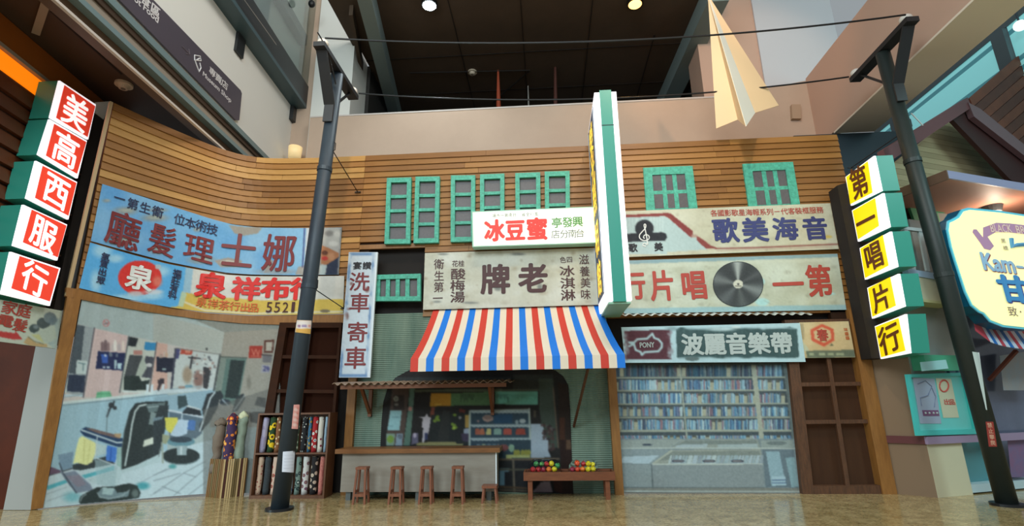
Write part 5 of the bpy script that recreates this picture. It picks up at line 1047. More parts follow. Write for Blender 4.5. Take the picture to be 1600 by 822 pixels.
lo_ = [(.05, .045, 'pink-beige floral cloth roll at the left of the lower shelf', cloth('cloth_beigefloral', (190, 160, 136), (150, 80, 70), 18, 'vor', .3)),
       (.155, .05, 'charcoal ribbed cloth roll on the lower shelf', cloth('cloth_charcoal', (52, 58, 62), (40, 44, 48), 60, 'vor', .4)),
       (.27, .055, 'white cloth roll with red and green flowers on the lower shelf', cloth('cloth_whitefloral', (200, 170, 150), (170, 60, 60), 12, 'vor', .35, (90, 120, 80))),
       (.38, .045, 'rose printed cloth roll behind the pole, lower shelf', cloth('cloth_rose', (196, 150, 140), (150, 60, 70), 12, 'vor', .35)),
       (.49, .045, 'blue and white cloth roll behind the pole, lower shelf', cloth('cloth_bluewhite', (180, 190, 200), (60, 90, 140), 12, 'vor', .3)),
       (.60, .042, 'grey-green tropical printed cloth roll right of the pole, lower shelf', cloth('cloth_tropic', (120, 140, 130), (40, 60, 60), 12, 'vor', .4, (200, 210, 200))),
       (.705, .052, 'white cloth roll with lilac and brown flowers on the lower shelf', cloth('cloth_lilacfloral', (214, 210, 206), (130, 90, 110), 12, 'vor', .36, (150, 120, 90))),
       (.825, .055, 'black cloth roll with cream flowers on the lower shelf', cloth('cloth_blackfloral', (34, 30, 32), (200, 180, 160), 12, 'vor', .36)),
       (.935, .038, 'plain salmon pink roll at the right of the lower shelf', cloth('cloth_salmon', (202, 124, 112), (184, 104, 96), 30, 'noise', .45))]
for f, r, lab, m_ in lo_: roll(lab, f, r, 1, m_)

# slatted crate with cloth rolls
P1, P2, P3 = PZ(0).at(321, 776.6), PZ(0).at(343, 779), PZ(0).at(381, 775); P4_ = P1+P3-P2; hz = PY(P2[1]).at(346, 718)[2]
s = thing('slatted_crate', 'slatted wooden crate with cream and brown strips holding cloth rolls', 'crate', (P1+P3)/2)
sl = [mat('strip_cream', (206, 176, 126), .5), mat('strip_maroon', (84, 44, 34), .5), mat('strip_brown', (130, 92, 50), .5), mat('strip_olive', (118, 98, 58), .5)]
def strips(a, b, n, pat, gap=.3):
    for i in range(n):
        u0, u1 = i/n, (i+1-gap)/n; p, q_ = a*(1-u0)+b*u0, a*(1-u1)+b*u1; d = np.cross(b-a, [0, 0, 1.]); d = d/np.linalg.norm(d)*.02; top_ = np.array([0, 0, hz])
        obj('slat', MB().hexa([p, q_, q_+top_, p+top_], [p-d, q_-d, q_-d+top_, p-d+top_]), sl[pat[i % len(pat)]], s)
strips(P1, P2, 8, [2, 2, 3]); strips(P2, P3, 11, [0, 1, 0, 0, 0, 3, 3]); strips(P3, P4_, 8, [2]); strips(P4_, P1, 8, [2])
inner = [P1, P2, P3, P4_]; cen = sum(inner)/4; ins = [cen+(p-cen)*.90 for p in inner]
obj('liner', MB().prism([p+np.array([0, 0, .01]) for p in ins], [p+np.array([0, 0, hz*.62]) for p in ins]), sl[1], s)
def bundle(label, px, y, zlow, ztop_px, r, m_, fold=0, seed=1, topm=None):
    M = PY(y); b = M.at(px, 718); zt_ = M.at(px, ztop_px)[2]; q = random.Random(seed); n = 14; pts = []; rr = []
    for i in range(n+1):
        k = i/n; pts.append((b[0]+q.uniform(-.01, .01), y+q.uniform(-.01, .01), zlow+(zt_-zlow)*k)); rr.append(r*(1+fold*math.sin(k*9+seed)*.25+q.uniform(-.06, .06)*fold*2))
    t = thing('cloth_bundle', label, 'cloth roll', (b[0], y, zlow), 'cloth rolls in the slatted crate'); obj('rolled_cloth', MB().tube(pts, rr, 18), m_, t, smooth=True)
    vs, fs = [], []; N = 18; rings = 7
    for j in range(rings):
        for i in range(N):
            a_ = 2*math.pi*i/N; k = j/(rings-1); rad = r*(1.05+.35*fold*math.sin(k*math.pi))*(1-.85*k**2)*(1+.12*math.sin(3*a_+seed+j)); vs.append((b[0]+rad*math.cos(a_), y+rad*math.sin(a_), zt_-.02+k*.12+.012*math.sin(5*a_+j)))
    for j in range(rings-1):
        for i in range(N): fs.append((j*N+i, j*N+(i+1) % N, (j+1)*N+(i+1) % N, (j+1)*N+i))
    fs.append(tuple((rings-1)*N+i for i in range(N)))
    obj('folded_top', MB().add(vs, fs), topm or m_, t, smooth=True)
cz = hz*.63
bundle('crumpled taupe cloth bundle standing at the left of the slatted crate', 338, cen[1]-.0, cz, 662, .085, mat('cloth_taupe', (120, 104, 90), .9, bump=.5, bscale=9), .8, 2)
bundle('purple and orange patterned cloth roll at the front of the slatted crate', 356, cen[1]-.06, cz, 655, .085, cloth('cloth_purple', (64, 40, 76), (226, 130, 50), 13, 'vor', .42, (240, 214, 110)), .2, 3, cloth('cloth_purple2', (70, 34, 60), (220, 92, 40), 12, 'vor', .5, (236, 190, 70)))
bundle('pale green-grey cloth roll at the right of the slatted crate', 372, cen[1]+.05, cz, 652, .08, mat('cloth_celadon', (142, 156, 138), .9, bump=.3, bscale=8), .4, 5, mat('cloth_cream', (204, 204, 166), .9, bump=.4, bscale=9))
bundle('short beige cloth roll at the back of the slatted crate', 346, cen[1]+.12, cz, 648, .08, mat('cloth_beige', (150, 140, 124), .9, bump=.3, bscale=8), .2, 7)

# ------------------------------------------------------------------ hall around the facade
YP = 2.3
struct('wall_upper', MB().box(-6.05, 5.2, YP, YP+.18, 6.0, 8.84).add([(5.2, YP, 6.0), (7.0, YP, 6.0), (7.0, YP, 9.25), (5.2, YP, 8.95), (5.2, YP+.18, 6.0), (7.0, YP+.18, 6.0), (7.0, YP+.18, 9.25), (5.2, YP+.18, 8.95)],
    [(0, 1, 2, 3), (7, 6, 5, 4), (0, 4, 5, 1), (1, 5, 6, 2), (2, 6, 7, 3), (3, 7, 4, 0)]), plaster)
struct('trim_9', MB().box(-6.05, 5.2, YP-.012, YP+.2, 8.84, 8.88), mat('parapet_cap', (206, 196, 188), .6))
Pc = PY(2.6)
xa, xb, xc = Pc.at(447, 150)[0], Pc.at(489, 150)[0], Pc.at(553, 100)[0]
struct('wall_column', MB().box(xa-.3, xb, 2.6, 3.6, 5.5, 13), plaster)
struct('wall_column_white', MB().box(xb, xc, 2.55, 3.6, 5.5, 13), white_wall)
xd, xe, xf = Pc.at(1105, 60)[0], Pc.at(1184, 60)[0], Pc.at(1309, 60)[0]
pinkish = mat('pink_lit_plaster', (206, 168, 146), .8)  # beige plaster with the pink of the warm spotlight put into its colour
struct('wall_column_pink_lit', MB().box(xd-.25, xe, 2.65, 3.6, 6, 13), pinkish)
struct('wall_column_grey', MB().box(xe, xf, 2.6, 3.6, 6, 13), mat('pale_grey_plaster', (206, 204, 206), .8))
struct('ceiling', MB().box(xc-.05, xd+.1, -1.4, 2.7, 11.2, 11.35).box(-5.0, 5.6, 2.7, 9.2, 11.2, 11.35), ceilm)
struct('wall_far', MB().box(-6, 7, 9.0, 9.15, 6, 11.4), mat('far_wall_dark', (44, 40, 36), .8))
struct('wall_far_left', MB().box(-5.15, -5.0, 3.6, 9.2, 6, 11.3), mat('far_wall_dark', (44, 40, 36)))
struct('floor_upper', MB().box(-6, 7, YP+.2, 9, 7.6, 7.7), mat('far_wall_dark', (44, 40, 36)))
Zc = PZ(11.0)
def ceil_beam(pa, pb, pc_, pd, h=.55, m_=greybeam, nm='ceiling_beam'):
    W_ = [PZ(11.2-h).at(*p) for p in (pa, pb, pc_, pd)]; mb = MB().hexa(W_, [w+np.array([0, 0, h-.005]) for w in W_]); return struct(nm, mb, m_, CE)
CE = bpy.data.objects['ceiling']
def cb(p_, q_, w_, h=.5, m_=greybeam):      # beam soffit edge through two pixels
    a_, b_ = PZ(11.2-h).at(*p_), PZ(11.2-h).at(*q_); a_ = a_+(a_-b_)*.1; b_ = b_+(b_-a_)*.8
    b_[1] = min(b_[1], 8.9); mb = MB().hexa([a_, b_, b_+np.array([w_, 0, 0]), a_+np.array([w_, 0, 0])], [v+np.array([0, 0, h]) for v in (a_, b_, b_+np.array([w_, 0, 0]), a_+np.array([w_, 0, 0]))]); obj('ceiling_beam', mb, m_, CE)
cb((559, 3), (604, 168), .34); cb((548, 40), (572, 165), .1, .3, ceilm); cb((1098, 20), (1038, 153), .5); cb((1112, 96), (1084, 152), .3)
for x in (-2.2, -.4, 1.4, 3.2): obj('panel_joint', MB().box(x, x+.02, -1.3 if x < 3 else 2.8, 9, 11.185, 11.2), dark, CE)
for y in (3.2, 5.0): obj('panel_joint', MB().box(-5, 5.5, y, y+.02, 11.185, 11.2), dark, CE)
def downlight(px, py, rgb, e, label, w_):
    p = PZ(11.16).at(px, py); t = thing('downlight', label, 'ceiling light', p, 'ceiling downlights')
    obj('housing', MB().tube([(p[0], p[1], 11.19), (p[0], p[1], 11.10)], [.2, .2], 24), mat('lamp_black', (24, 22, 20), .4), t)
    obj('lens', MB().tube([(p[0], p[1], 11.10), (p[0], p[1], 11.06)], [.165, .12], 24), mat('lens_%d' % rgb[2], rgb, .3, emit=e), t)
    l = lamp('SPOT', 'downlight_lamp', (p[0], p[1], 11.0), (p[0]+.1, p[1]-.6, 0), w_, tuple(lin(rgb)), .1, angle=100); return t
downlight(671, 6, (236, 250, 255), 30, 'bright white ceiling downlight over the left of the void', 160)
downlight(992, 4, (255, 190, 104), 4, 'warm yellow ceiling downlight right of the tall light box', 120)
def detector(M, px, py, n_, r, label):
    p = M.at(px, py); t = thing('smoke_detector', label, 'smoke detector', p); d = np.array(n_, float); w_ = mat('detector_white', (206, 190, 168), .5)
    obj('base_ring', MB().tube([p, p-d*.04], [r, r], 24), w_, t); obj('sensor_head', MB().tube([p-d*.04, p-d*.1], [r*.7, r*.5], 20), w_, t)
    obj('sensor_slot', MB().tube([p-d*.1, p-d*.11], [r*.28, r*.25], 14), mat('slot_grey', (120, 108, 92)), t)
detector(PZ(11.2), 738, 112, (0, 0, 1), .14, 'round white smoke detector on the dark upper ceiling')
obj('conduit', MB().tube([PZ(11.17).at(640, 114), PZ(11.17).at(828, 110)], .02, 6).tube([PZ(11.17).at(828, 110), PZ(11.17).at(770, 160)], .02, 6), dark, CE)
for px, top_, w_, rgb, lab in ((778, 84, .07, (170, 74, 44), 'short slender orange spike rising behind the parapet'), (825, 134, .025, (150, 146, 138), 'thin pale grey rod rising behind the parapet'), (867, 30, .06, (84, 44, 34), 'tallest dark red spike rising behind the parapet')):
    M = PY(4.0); a_, b_ = M.at(px+1, 168), M.at(px, top_); tag(obj('spike_pole', MB().tube([(a_[0], 4.0, 7.7), a_, b_], [w_, w_, .012], 8), mat('spike_%d' % px, rgb, .6)), lab, 'pole')

# left upper storey wall running towards the viewer, with the museum sign
aL = R(4); PLW = Plane(PY(YP).at(447, 200), (math.cos(aL), math.sin(aL), 0)); dL = np.array([-math.sin(aL), math.cos(aL), 0]); nL = PLW.n; P0L = PLW.p0.copy(); P0L[2] = 0
def lw(s0, s1, z0, z1, o0, o1):      # box along the left wall: s along it, o out of it
    c_ = [P0L+dL*s0+nL*o1, P0L+dL*s1+nL*o1]; k = [P0L+dL*s0+nL*o0, P0L+dL*s1+nL*o0]; Z = lambda v, z_: (v[0], v[1], z_)
    return MB().hexa([Z(c_[0], z0), Z(c_[1], z0), Z(c_[1], z1), Z(c_[0], z1)], [Z(k[0], z0), Z(k[1], z0), Z(k[1], z1), Z(k[0], z1)])
struct('wall_left_upper', lw(-9, .3, 7.30, 13, -.3, 0), white_wall)
struct('trim_10', lw(-9, .3, 7.20, 7.32, -.3, .05), mat('teal_grey_trim', (112, 132, 134), .5))
struct('trim_11', lw(-9, .3, 6.95, 7.20, -.3, -.04), mat('taupe_trim', (150, 138, 124), .6))
struct('trim_12', lw(-9, .3, 6.86, 6.95, -.3, .0), mat('teal_grey_trim', (112, 132, 134)))
struct('trim_13', lw(-9, .3, 6.66, 6.86, -.3, -.14), mat('brown_reveal', (92, 70, 52), .5))
tag(obj('white_rail', lw(-9, -.6, 6.56, 6.60, -.02, .03), mat('rail_white', (206, 196, 186), .4)), 'thin white rail edge under the left upper wall', 'rail')
ZLC = 7.1
s_a, s_b = (P0L+dL*-9)[:2].tolist(), (P0L+dL*.3)[:2].tolist()
struct('ceiling_left', MB().add([(-12, -9, ZLC), s_a+[ZLC], s_b+[ZLC], (-12, 3, ZLC), (-12, -9, ZLC+.12), s_a+[ZLC+.12], s_b+[ZLC+.12], (-12, 3, ZLC+.12)],
    [(0, 1, 2, 3), (7, 6, 5, 4), (0, 4, 5, 1), (1, 5, 6, 2), (2, 6, 7, 3), (3, 7, 4, 0)]), mat('brown_soffit', (64, 46, 32), .7))
detector(PZ(ZLC), 194, 131, (0, 0, 1), .14, 'cream smoke detector under the low dark ceiling on the left')
obj('soffit_joint', MB().beam(PZ(ZLC-.005).at(80, 18), PZ(ZLC-.005).at(190, 116), .03, .012), dark, bpy.data.objects['ceiling_left'])
obj('soffit_joint', MB().beam(PZ(ZLC-.02).at(73, 0), PZ(ZLC-.02).at(56, 52), .10, .04), mat('taupe_trim', (150, 138, 124)), bpy.data.objects['ceiling_left'])
# museum direction sign
sg = thing('museum_direction_sign', 'long dark grey direction sign with white museum shop lettering on the white upper wall', 'sign', PLW.at(330, 150, .04))
obj('board', pxprism(PLW, [(130, -60), (187, 0), (369, 188), (374, 188), (378, 146), (376, 141), (240, 0), (182, -58)], .05, .04), mat('sign_charcoal', (78, 70, 80), .45), sg)
wi = mat('sign_white', (226, 222, 222), .5)
def slant(items, w, h, sl, bold=.02): letters(PLW, items, w, h, sl, .055, wi, sg, bold)
slant([('食', 228, 1, 20, 16, .9), ('區', 243, 16, 20, 16, .9)], 20, 16, .9, .04)
slant([('ot Food', 229, 14, 52, 10, .95)], 48, 10, .95, .03)
slant([('專', 332, 113, 15, 12, .98), ('賣', 341.5, 122.5, 15, 12, .98), ('店', 351, 132, 15, 12, .98)], 15, 12, .98, .02)
slant([('Museum Shop', 339, 137, 62, 9, .98)], 60, 9, .98, .03)
obj('arrow', MB().tube([PLW.at(284, 72, .056), PLW.at(296, 84, .056)], .006, 5).tube([PLW.at(290, 84, .056), PLW.at(296.5, 84.5, .056), PLW.at(295, 76, .056)], .006, 5), mat('arrow_grey', (120, 108, 116)), sg)
hp = MB().tube([PLW.at(*p, off=.056) for p in [(304, 86), (313, 88), (314, 95), (304, 94), (304, 86)]], .010, 5).tube([PLW.at(*p, off=.056) for p in [(305, 95), (308, 104), (311, 112), (314, 106), (312, 98)]], .012, 5).tube([PLW.at(*p, off=.056) for p in [(307, 94), (312, 91)]], .012, 5)
obj('shopping_icon', hp, wi, sg)
# steel beam with brackets and glass balustrade
sb = thing('balcony_beam', 'dark steel beam with end plate carrying the glass balustrade, upper left', 'beam', P0L+dL*-1+np.array([0, 0, 9.3]))
db = mat('dark_steel', (38, 40, 42), .4)
obj('beam', lw(-8, .35, 9.32, 9.42, .0, .36), mat('teal_dark_steel', (62, 84, 90), .4), sb)
obj('beam_web', lw(-8, .45, 9.42, 10.0, .28, .36), db, sb)
obj('end_plate', lw(.10, .55, 8.9, 9.7, .0, .10), db, sb); obj('end_plate', lw(-2.75, -2.45, 8.85, 9.4, .0, .06), db, sb)
tg = thing('glass_balustrade', 'clear glass balustrade panel with thin brown edge above the dark steel beam', 'balustrade', P0L+dL*-1+np.array([0, 0, 10]))
glass = mat('clear_glass', (225, 238, 236), .05, trans=.97)
obj('glass_pane', lw(-6, .42, 9.9, 13.0, .32, .335), glass, tg); obj('edge_frame', lw(.42, .50, 9.7, 13, .29, .36), mat('brown_frame', (104, 82, 72), .4), tg)
obj('handrail', lw(-6, .1, 11.2, 11.5, .05, .25), db, tg)
tag(obj('steady_cable', MB().tube([PLW.at(382, 0, .5), PLW.at(432, 70, .5)], .008, 5), mat('cable_pale', (170, 170, 165), .3, metal=.7)), 'thin pale tension cable across the glass balustrade', 'cable')
tag(obj('spot_lamp', MB().ball(PLW.at(487, 6, .6), .09, 12, 8, (1, 1, 1.2)).tube([PLW.at(487, 2, .6), PLW.at(485, -14, .6)], .03, 8), black, smooth=True), 'small black spot lamp at the top beside the white column', 'lamp')
p = PY(YP-.1).at(461, 238); t = thing('wall_lantern', 'small glowing lamp shade behind the plank wall top, below the white column', 'lamp', p)
obj('shade', MB().tube([p+np.array([0, 0, -.16]), p+np.array([0, 0, .14])], [.15, .17], 16), mat('lamp_shade', (236, 206, 150), .5, emit=.5), t, smooth=True); obj('shade_cap', MB().tube([p+np.array([0, 0, .14]), p+np.array([0, 0, .16])], [.17, .08], 16), white_wall, t)

# left low side: orange lit cove, slatted wall, door recess, grey end wall, perm poster
wa, wb_ = PZ(ZLC).at(0, 18), PZ(ZLC).at(165, 160); dW = (wb_-wa); dW[2] = 0; dW /= np.linalg.norm(dW); nW = np.array([dW[1], -dW[0], 0]); WLP = Plane(wb_, nW); wO = np.array([wb_[0], wb_[1], 0])
def ww(s0, s1, z0, z1, o0, o1, o1b=None):      # box along the slatted wall; o1b proud at the bottom
    o1b = o1 if o1b is None else o1b; P_ = lambda s_, o_, z_: tuple(wO+dW*s_+nW*o_+np.array([0, 0, z_]))
    return MB().hexa([P_(s0, o1b, z0), P_(s1, o1b, z0), P_(s1, o1, z1), P_(s0, o1, z1)], [P_(s0, o0, z0), P_(s1, o0, z0), P_(s1, o0, z1), P_(s0, o0, z1)])
zc0, zc1 = WLP.at(0, 104)[2], WLP.at(0, 74)[2]
orange = mat('lit_orange_cove', (255, 130, 10), .5, emit=.9)
WL = struct('wall_left', ww(-7, .1, 2.8, ZLC, -.2, -.06), mat('wall_left_brown', (58, 30, 16), .6))
tag(obj('cove_light', ww(-7, .05, zc0, zc1, -.06, -.03), orange), 'long glowing orange cove strip along the left slatted wall', 'light')
struct('trim_14', ww(-7, .08, zc1+.01, zc1+.07, -.06, .03), mat('taupe_trim', (150, 138, 124)))
struct('trim_15', ww(-7, .08, zc1+.07, ZLC-.01, -.06, .0), mat('amber_soffit', (150, 84, 22), .5))
z_ = zc0-.05; sm = mat('slat_brown', (112, 56, 26), .5, vary=(86, 42, 18), vscale=3)
while z_ > 3.0: obj('slat', ww(-7, .06, z_-.24, z_-.02, -.06, -.03, .02), sm, WL); z_ -= .26
struct('wall_left_recess', MB().box(-13.5, -8.3, -1.22, -1.12, 0, 2.9), dark)
struct('door_1', MB().box(-10.2, -8.36, -1.30, -1.24, 0, 2.75), mat('warm_door', (84, 32, 8), .6, vary=(66, 24, 6), vscale=2, spec=.15))
struct('wall_end_dark', MB().box(-12, -8.0, -1.1, -1.0, 2.7, 7.08), mat('wall_end_dark', (48, 26, 14), .7))
Pg = PY(-1.38)
struct('wall_end_grey', MB().hexa([Pg.at(5, 797), Pg.at(48, 797), Pg.at(96, 540), Pg.at(56, 540)], [Pg.at(*p)+np.array([0, .12, 0]) for p in ((5, 797), (48, 797), (96, 540), (56, 540))]), mat('grey_plaster', (150, 146, 140), .8))
struct('trim_16', panel(FAC, [(172, 158), (177, 160)], [(102, 462), (108, 462)], .055, .08, 2), mat('pale_edge_trim', (176, 150, 110), .6))
struct('trim_17', MB().hexa([ML.at(148, 160, .0), ML.at(174, 158, -.1), ML.at(162, 186, -.1), ML.at(146, 168, .0)], [p+np.array([-.1, .1, 0]) for p in (ML.at(148, 160, .0), ML.at(174, 158, -.1), ML.at(162, 186, -.1), ML.at(146, 168, .0))]), white_wall)
c = Canvas(-6, 460, 104, 552, (196, 206, 190)); c.T(0, 500, 8.218)
c.poly([(-60, 135), (190, 170), (195, 135), (290, 250), (190, 255), (-60, 205)], (190, 70, 68)).ell(440, 110, 66, 56, (78, 92, 92)).ell(560, 40, 90, 70, (84, 96, 98)).ell(640, -30, 80, 70, (120, 136, 140)).ell(690, 20, 60, 60, (110, 128, 136), .9, .6).ell(460, 90, 34, 26, (140, 156, 160), .8, .7).poly([(400, 190), (560, 110), (700, 60), (760, 120), (730, 230), (600, 300), (480, 240)], (186, 200, 186)).poly([(300, 290), (360, 215), (470, 300), (600, 310), (610, 350), (400, 340)], (196, 170, 124)).line([(360, 215), (440, 275), (560, 310)], 1, (110, 110, 80)).ell(660, 300, 40, 14, (120, 150, 160), .7, .8).poly([(500, 180), (570, 300), (480, 250), (400, 190)], (200, 204, 150)).poly([(700, 60), (780, -60), (780, 360), (690, 370), (620, 300), (730, 230)], (170, 192, 190), .8)
c.T(0, 0, 1).noise(3, 2).blur(1)
MP = PXp(-7.72); t = thing('perm_poster', 'pale poster with red arrow and bun hairstyle under the red light boxes', 'poster', MP.at(50, 540))
tq, bq = [(-6, 467), (98, 486)], [(-6, 533), (88, 545)]
obj('board', panel(MP, tq, bq, 0, .04, 1), board, t); print_mesh('printed_face', MP, tq, bq, .004, c, t, 1.5)
letters(MP, [('家', 15, 480.5, 26, 22, .2), ('庭', 38, 485.5, 24, 22, .2), ('電', 9, 501, 26, 20, .2), ('髮', 32, 508, 24, 21, .2)], 22, 20, .2, .01, ink['brick'], t, .03)

# ------------------------------------------------------------------ right side: gallery fascia, glazing
XF = 6.68
struct('wall_right_upper', MB().box(XF, XF+.2, -8.5, YP, 7.37, 9.25), pinkish)  # fascia colour carries the pink cast of the light as well
struct('ceiling_right', MB().box(XF, 7.56, -8.5, 1.6, 7.33, 7.37), mat('olive_plaster', (240, 224, 202), .8))
struct('wall_behind_dark', MB().box(5.8, 8.6, 1.62, 1.7, 0, 7.33), mat('slate_dark', (40, 54, 62), .7))
XW = 10.8; KW = XW/7.56; wy = lambda y: -9.5+(y+9.5)*KW; wz = lambda z_: 1.45+(z_-1.45)*KW      # glazed wall of the hall beyond the shop
wn = MB().box(XW, XW+.1, wy(-8.5), wy(1.6), wz(7.24), wz(7.24)+1.2).box(XW, XW+.1, wy(-8.5), wy(1.6), wz(4.6), wz(4.75))
WN = struct('window_1', wn, mat('window_frame_dark', (78, 92, 96), .5))
for y in (.9, -1.75, -4.6, -7.3): obj('window_mullion', MB().box(XW-.06, XW+.1, wy(y)-.17, wy(y)+.17, wz(4.75), wz(7.24)), mat('window_frame_dark', (78, 92, 96)), WN)
lt, dk2 = mat('daylit_glass_pale', (138, 214, 216), .15, emit=.42), mat('daylit_glass_teal', (70, 138, 148), .15, emit=.3)
zz = wz(4.75); dz_ = (wz(7.24)-wz(4.75))/30
for i in range(30):
    for y0_, y1_ in ((-1.64, .79), (-4.49, -1.86), (-7.19, -4.71), (1.01, 1.6), (-8.5, -7.41)): obj('pane', MB().box(XW+.03, XW+.05, wy(y0_)+.04, wy(y1_)-.04, zz, zz+dz_), (lt if i % 2 or i in (24, 26) else dk2), WN)
    zz += dz_
p = PXm(XW-.2).at(1594, 40); t = thing('globe_lamp', 'small white oval lamp against the glazing at the top right', 'lamp', p); obj('globe', MB().ball(p, .12, 14, 10), mat('lamp_white', (230, 250, 240), .3, emit=1.2), t, smooth=True); obj('ceiling_stem', MB().tube([p+np.array([0, 0, .1]), p+np.array([0, 0, .9])], .02, 8), steel, t)
J = PY(YP); q = [(1237, 163), (1251, 163), (1252, 185), (1238, 185)]
tag(obj('junction_box', pxprism(J, q, .10, .10), mat('junction_box', (176, 148, 122), .6)), 'small beige junction box on the parapet wall beside the paper plane', 'box')
# paper plane
def y3(px, py, y): return PY(y).at(px, py)
N_ = y3(1106, -8, -.55); Lt, Li = y3(1119, 201, -.25), y3(1153, 187, -.40); Kb, Ri, Rt = y3(1165.5, 197.5, -.75), y3(1179.5, 176.5, -.42), y3(1216.5, 165, -.2)
t = thing('paper_plane', 'large cream folded paper plane hanging nose up before the parapet', 'paper plane', Kb)
pm, pw = mat('paper_cream', (236, 204, 160), .7), mat('paper_white', (232, 232, 220), .6)
for nm, a_, b_, m_ in (('left_wing', Lt, Li, pm), ('left_keel', Li, Kb, pm), ('right_keel', Kb, Ri, pw), ('right_wing', Ri, Rt, pm)):
    nn = np.cross(a_-N_, b_-N_); nn = nn/np.linalg.norm(nn)*.006; obj(nm, MB().prism([N_+nn, a_+nn, b_+nn], [N_-nn, a_-nn, b_-nn]), m_, t)
obj('hanging_wire', MB().tube([N_, N_+np.array([0, 0, 2.2])], .004, 5), black, t)

# ------------------------------------------------------------------ neighbouring shop
nS = np.array([.365, -.93, 0]); SH = Plane((5.88, -.5, 0), nS); dS = np.array([.93, .365, 0])
cream = mat('cream_plaster', (214, 208, 176), .7); greyw = mat('shop_grey_wall', (158, 164, 160), .7); shaded_face = mat('shaded_cream_plaster', (132, 108, 84), .8)  # taupe: shaded side of the cream pillar, shade put into the colour
c0 = np.array([5.88, -.5]); zL0, zL1 = SH.at(1452, 694)[2], SH.at(1450, 682)[2]
def shb(s0, s1, z0, z1, o0, o1, mb=None):
    mb = mb or MB(); P_ = lambda s_, o_, z_: (c0[0]+dS[0]*s_+nS[0]*o_, c0[1]+dS[1]*s_+nS[1]*o_, z_)
    return mb.hexa([P_(s0, o1, z0), P_(s1, o1, z0), P_(s1, o1, z1), P_(s0, o1, z1)], [P_(s0, o0, z0), P_(s1, o0, z0), P_(s1, o0, z1), P_(s0, o0, z1)])
struct('wall_right', shb(0, .78, 0, zL0, -.25, 0), cream)
struct('wall_right_mid', shb(.0, .78, zL1, 3.35, -.25, 0).hexa(*[[(c0[0]+dS[0]*s_+nS[0]*o_, c0[1]+dS[1]*s_+nS[1]*o_, z_) for s_, z_ in ((.78, 2.15), (1.12, 2.15), (1.12, 3.35), (.78, 3.35))] for o_ in (0, -.25)]), greyw)
struct('wall_right_far', shb(.78, 6, 3.0, 4.6, -.25, -.02), greyw)
def retb(z0, z1, m_, nm, o=0.0):
    a_, b_ = np.array([5.5, -.12]), c0; d = (b_-a_)/np.linalg.norm(b_-a_); n_ = np.array([d[1], -d[0]]); a_ = a_+n_*o; b_ = b_+n_*o+d*o; k = -n_*.1
    return struct(nm, MB().hexa([(*a_, z0), (*b_, z0), (*b_, z1), (*a_, z1)], [(*(a_+k), z0), (*(b_+k), z0), (*(b_+k), z1), (*(a_+k), z1)]), m_)
retb(0, 4.4, shaded_face, 'wall_right_return')
retb(zL0, zL1, mat('oxblood_shaded_trim', (92, 34, 32), .5), 'trim_18', .03)  # ledge on the shaded side, its shade painted in as dark red
struct('trim_19', shb(-.03, 6, zL0, zL1, -.02, .05), mat('lilac_ledge', (160, 140, 168), .5))
# teal menu window
tealb = mat('bright_teal_frame', (74, 196, 190), .4); fq = [(1417, 585), (1509, 582), (1531, 678), (1433.6, 681)]
t = thing('menu_window', 'bright teal framed notice window with two posters on the neighbouring shop', 'window', SH.at(1482, 680, .03))
obj('backboard', pxprism(SH, fq, .03, .028), mat('teal_backboard', (108, 206, 200), .3), t); mb = MB()
for r_ in ((0, 0, .06, 1), (.94, 0, 1, 1), (.06, 0, .94, .05), (.06, .92, .94, 1)):
    cc = [sub(fq, r_[0], r_[1]), sub(fq, r_[2], r_[1]), sub(fq, r_[2], r_[3]), sub(fq, r_[0], r_[3])]; pxprism(SH, cc, .07, .04, mb)
obj('frame', mb, tealb, t)
def poster(label, q_, m_, off=.036):
    o_ = pxprism(SH, q_, off, .003); tt = thing('poster', label, 'poster', SH.at(*sub(q_, .5, 1), off)); obj('sheet', o_, m_, tt); return tt
p1 = poster('lilac-grey poster with line drawing in the left of the teal window', [(1426, 590), (1460, 592), (1471, 662), (1438, 662)], mat('poster_lilac', (164, 176, 196), .5))
obj('drawing', MB().tube([SH.at(*a_, off=.04) for a_ in ((1434, 600), (1446, 595), (1456, 604), (1450, 618), (1438, 622), (1440, 634))], .008, 5).tube([SH.at(*a_, off=.04) for a_ in ((1456, 606), (1462, 620), (1460, 636))], .008, 5), mat('drawing_grey', (126, 136, 160)), p1)
obj('caption_band', pxprism(SH, [(1441, 641), (1466, 641), (1468, 650), (1443, 650)], .041, .003), mat('caption_purple', (124, 84, 120)), p1)
mb = MB()
for x in (1446, 1452, 1458.5, 1464): mb.ball(SH.at(x, 645.5, .042), .018, 8, 5)
obj('caption_dots', mb, ink['palegrey'], p1, stuff=True)
p2 = poster('cream poster with red markings in the right of the teal window', [(1462, 591), (1486, 592), (1498.6, 652.6), (1474, 653)], mat('poster_cream', (206, 206, 176), .5))
obj('red_ring', MB().tube([SH.at(1475+7*math.cos(a_), 603+9*math.sin(a_), .04) for a_ in np.linspace(0, 2*math.pi, 20)], .012, 5), mat('poster_red', (206, 92, 80)), p2)
letters(SH, [('出', 1480, 628, 11, 10, 0), ('品', 1488, 628, 9, 10, 0)], 11, 10, 0, .04, MATS['poster_red'], p2, .03)
struct('window_2', shb(.05, .80, SH.at(1460, 582)[2]+.02, SH.at(1460, 557)[2], 0, .22), mat('green_canopy', (70, 168, 130), .4))
obj('light_strip', pxprism(SH, [(1438, 566), (1478, 562), (1482, 576), (1441, 580)], .235, .01), mat('pale_cyan_strip', (170, 226, 226), .3), bpy.data.objects['window_2'])
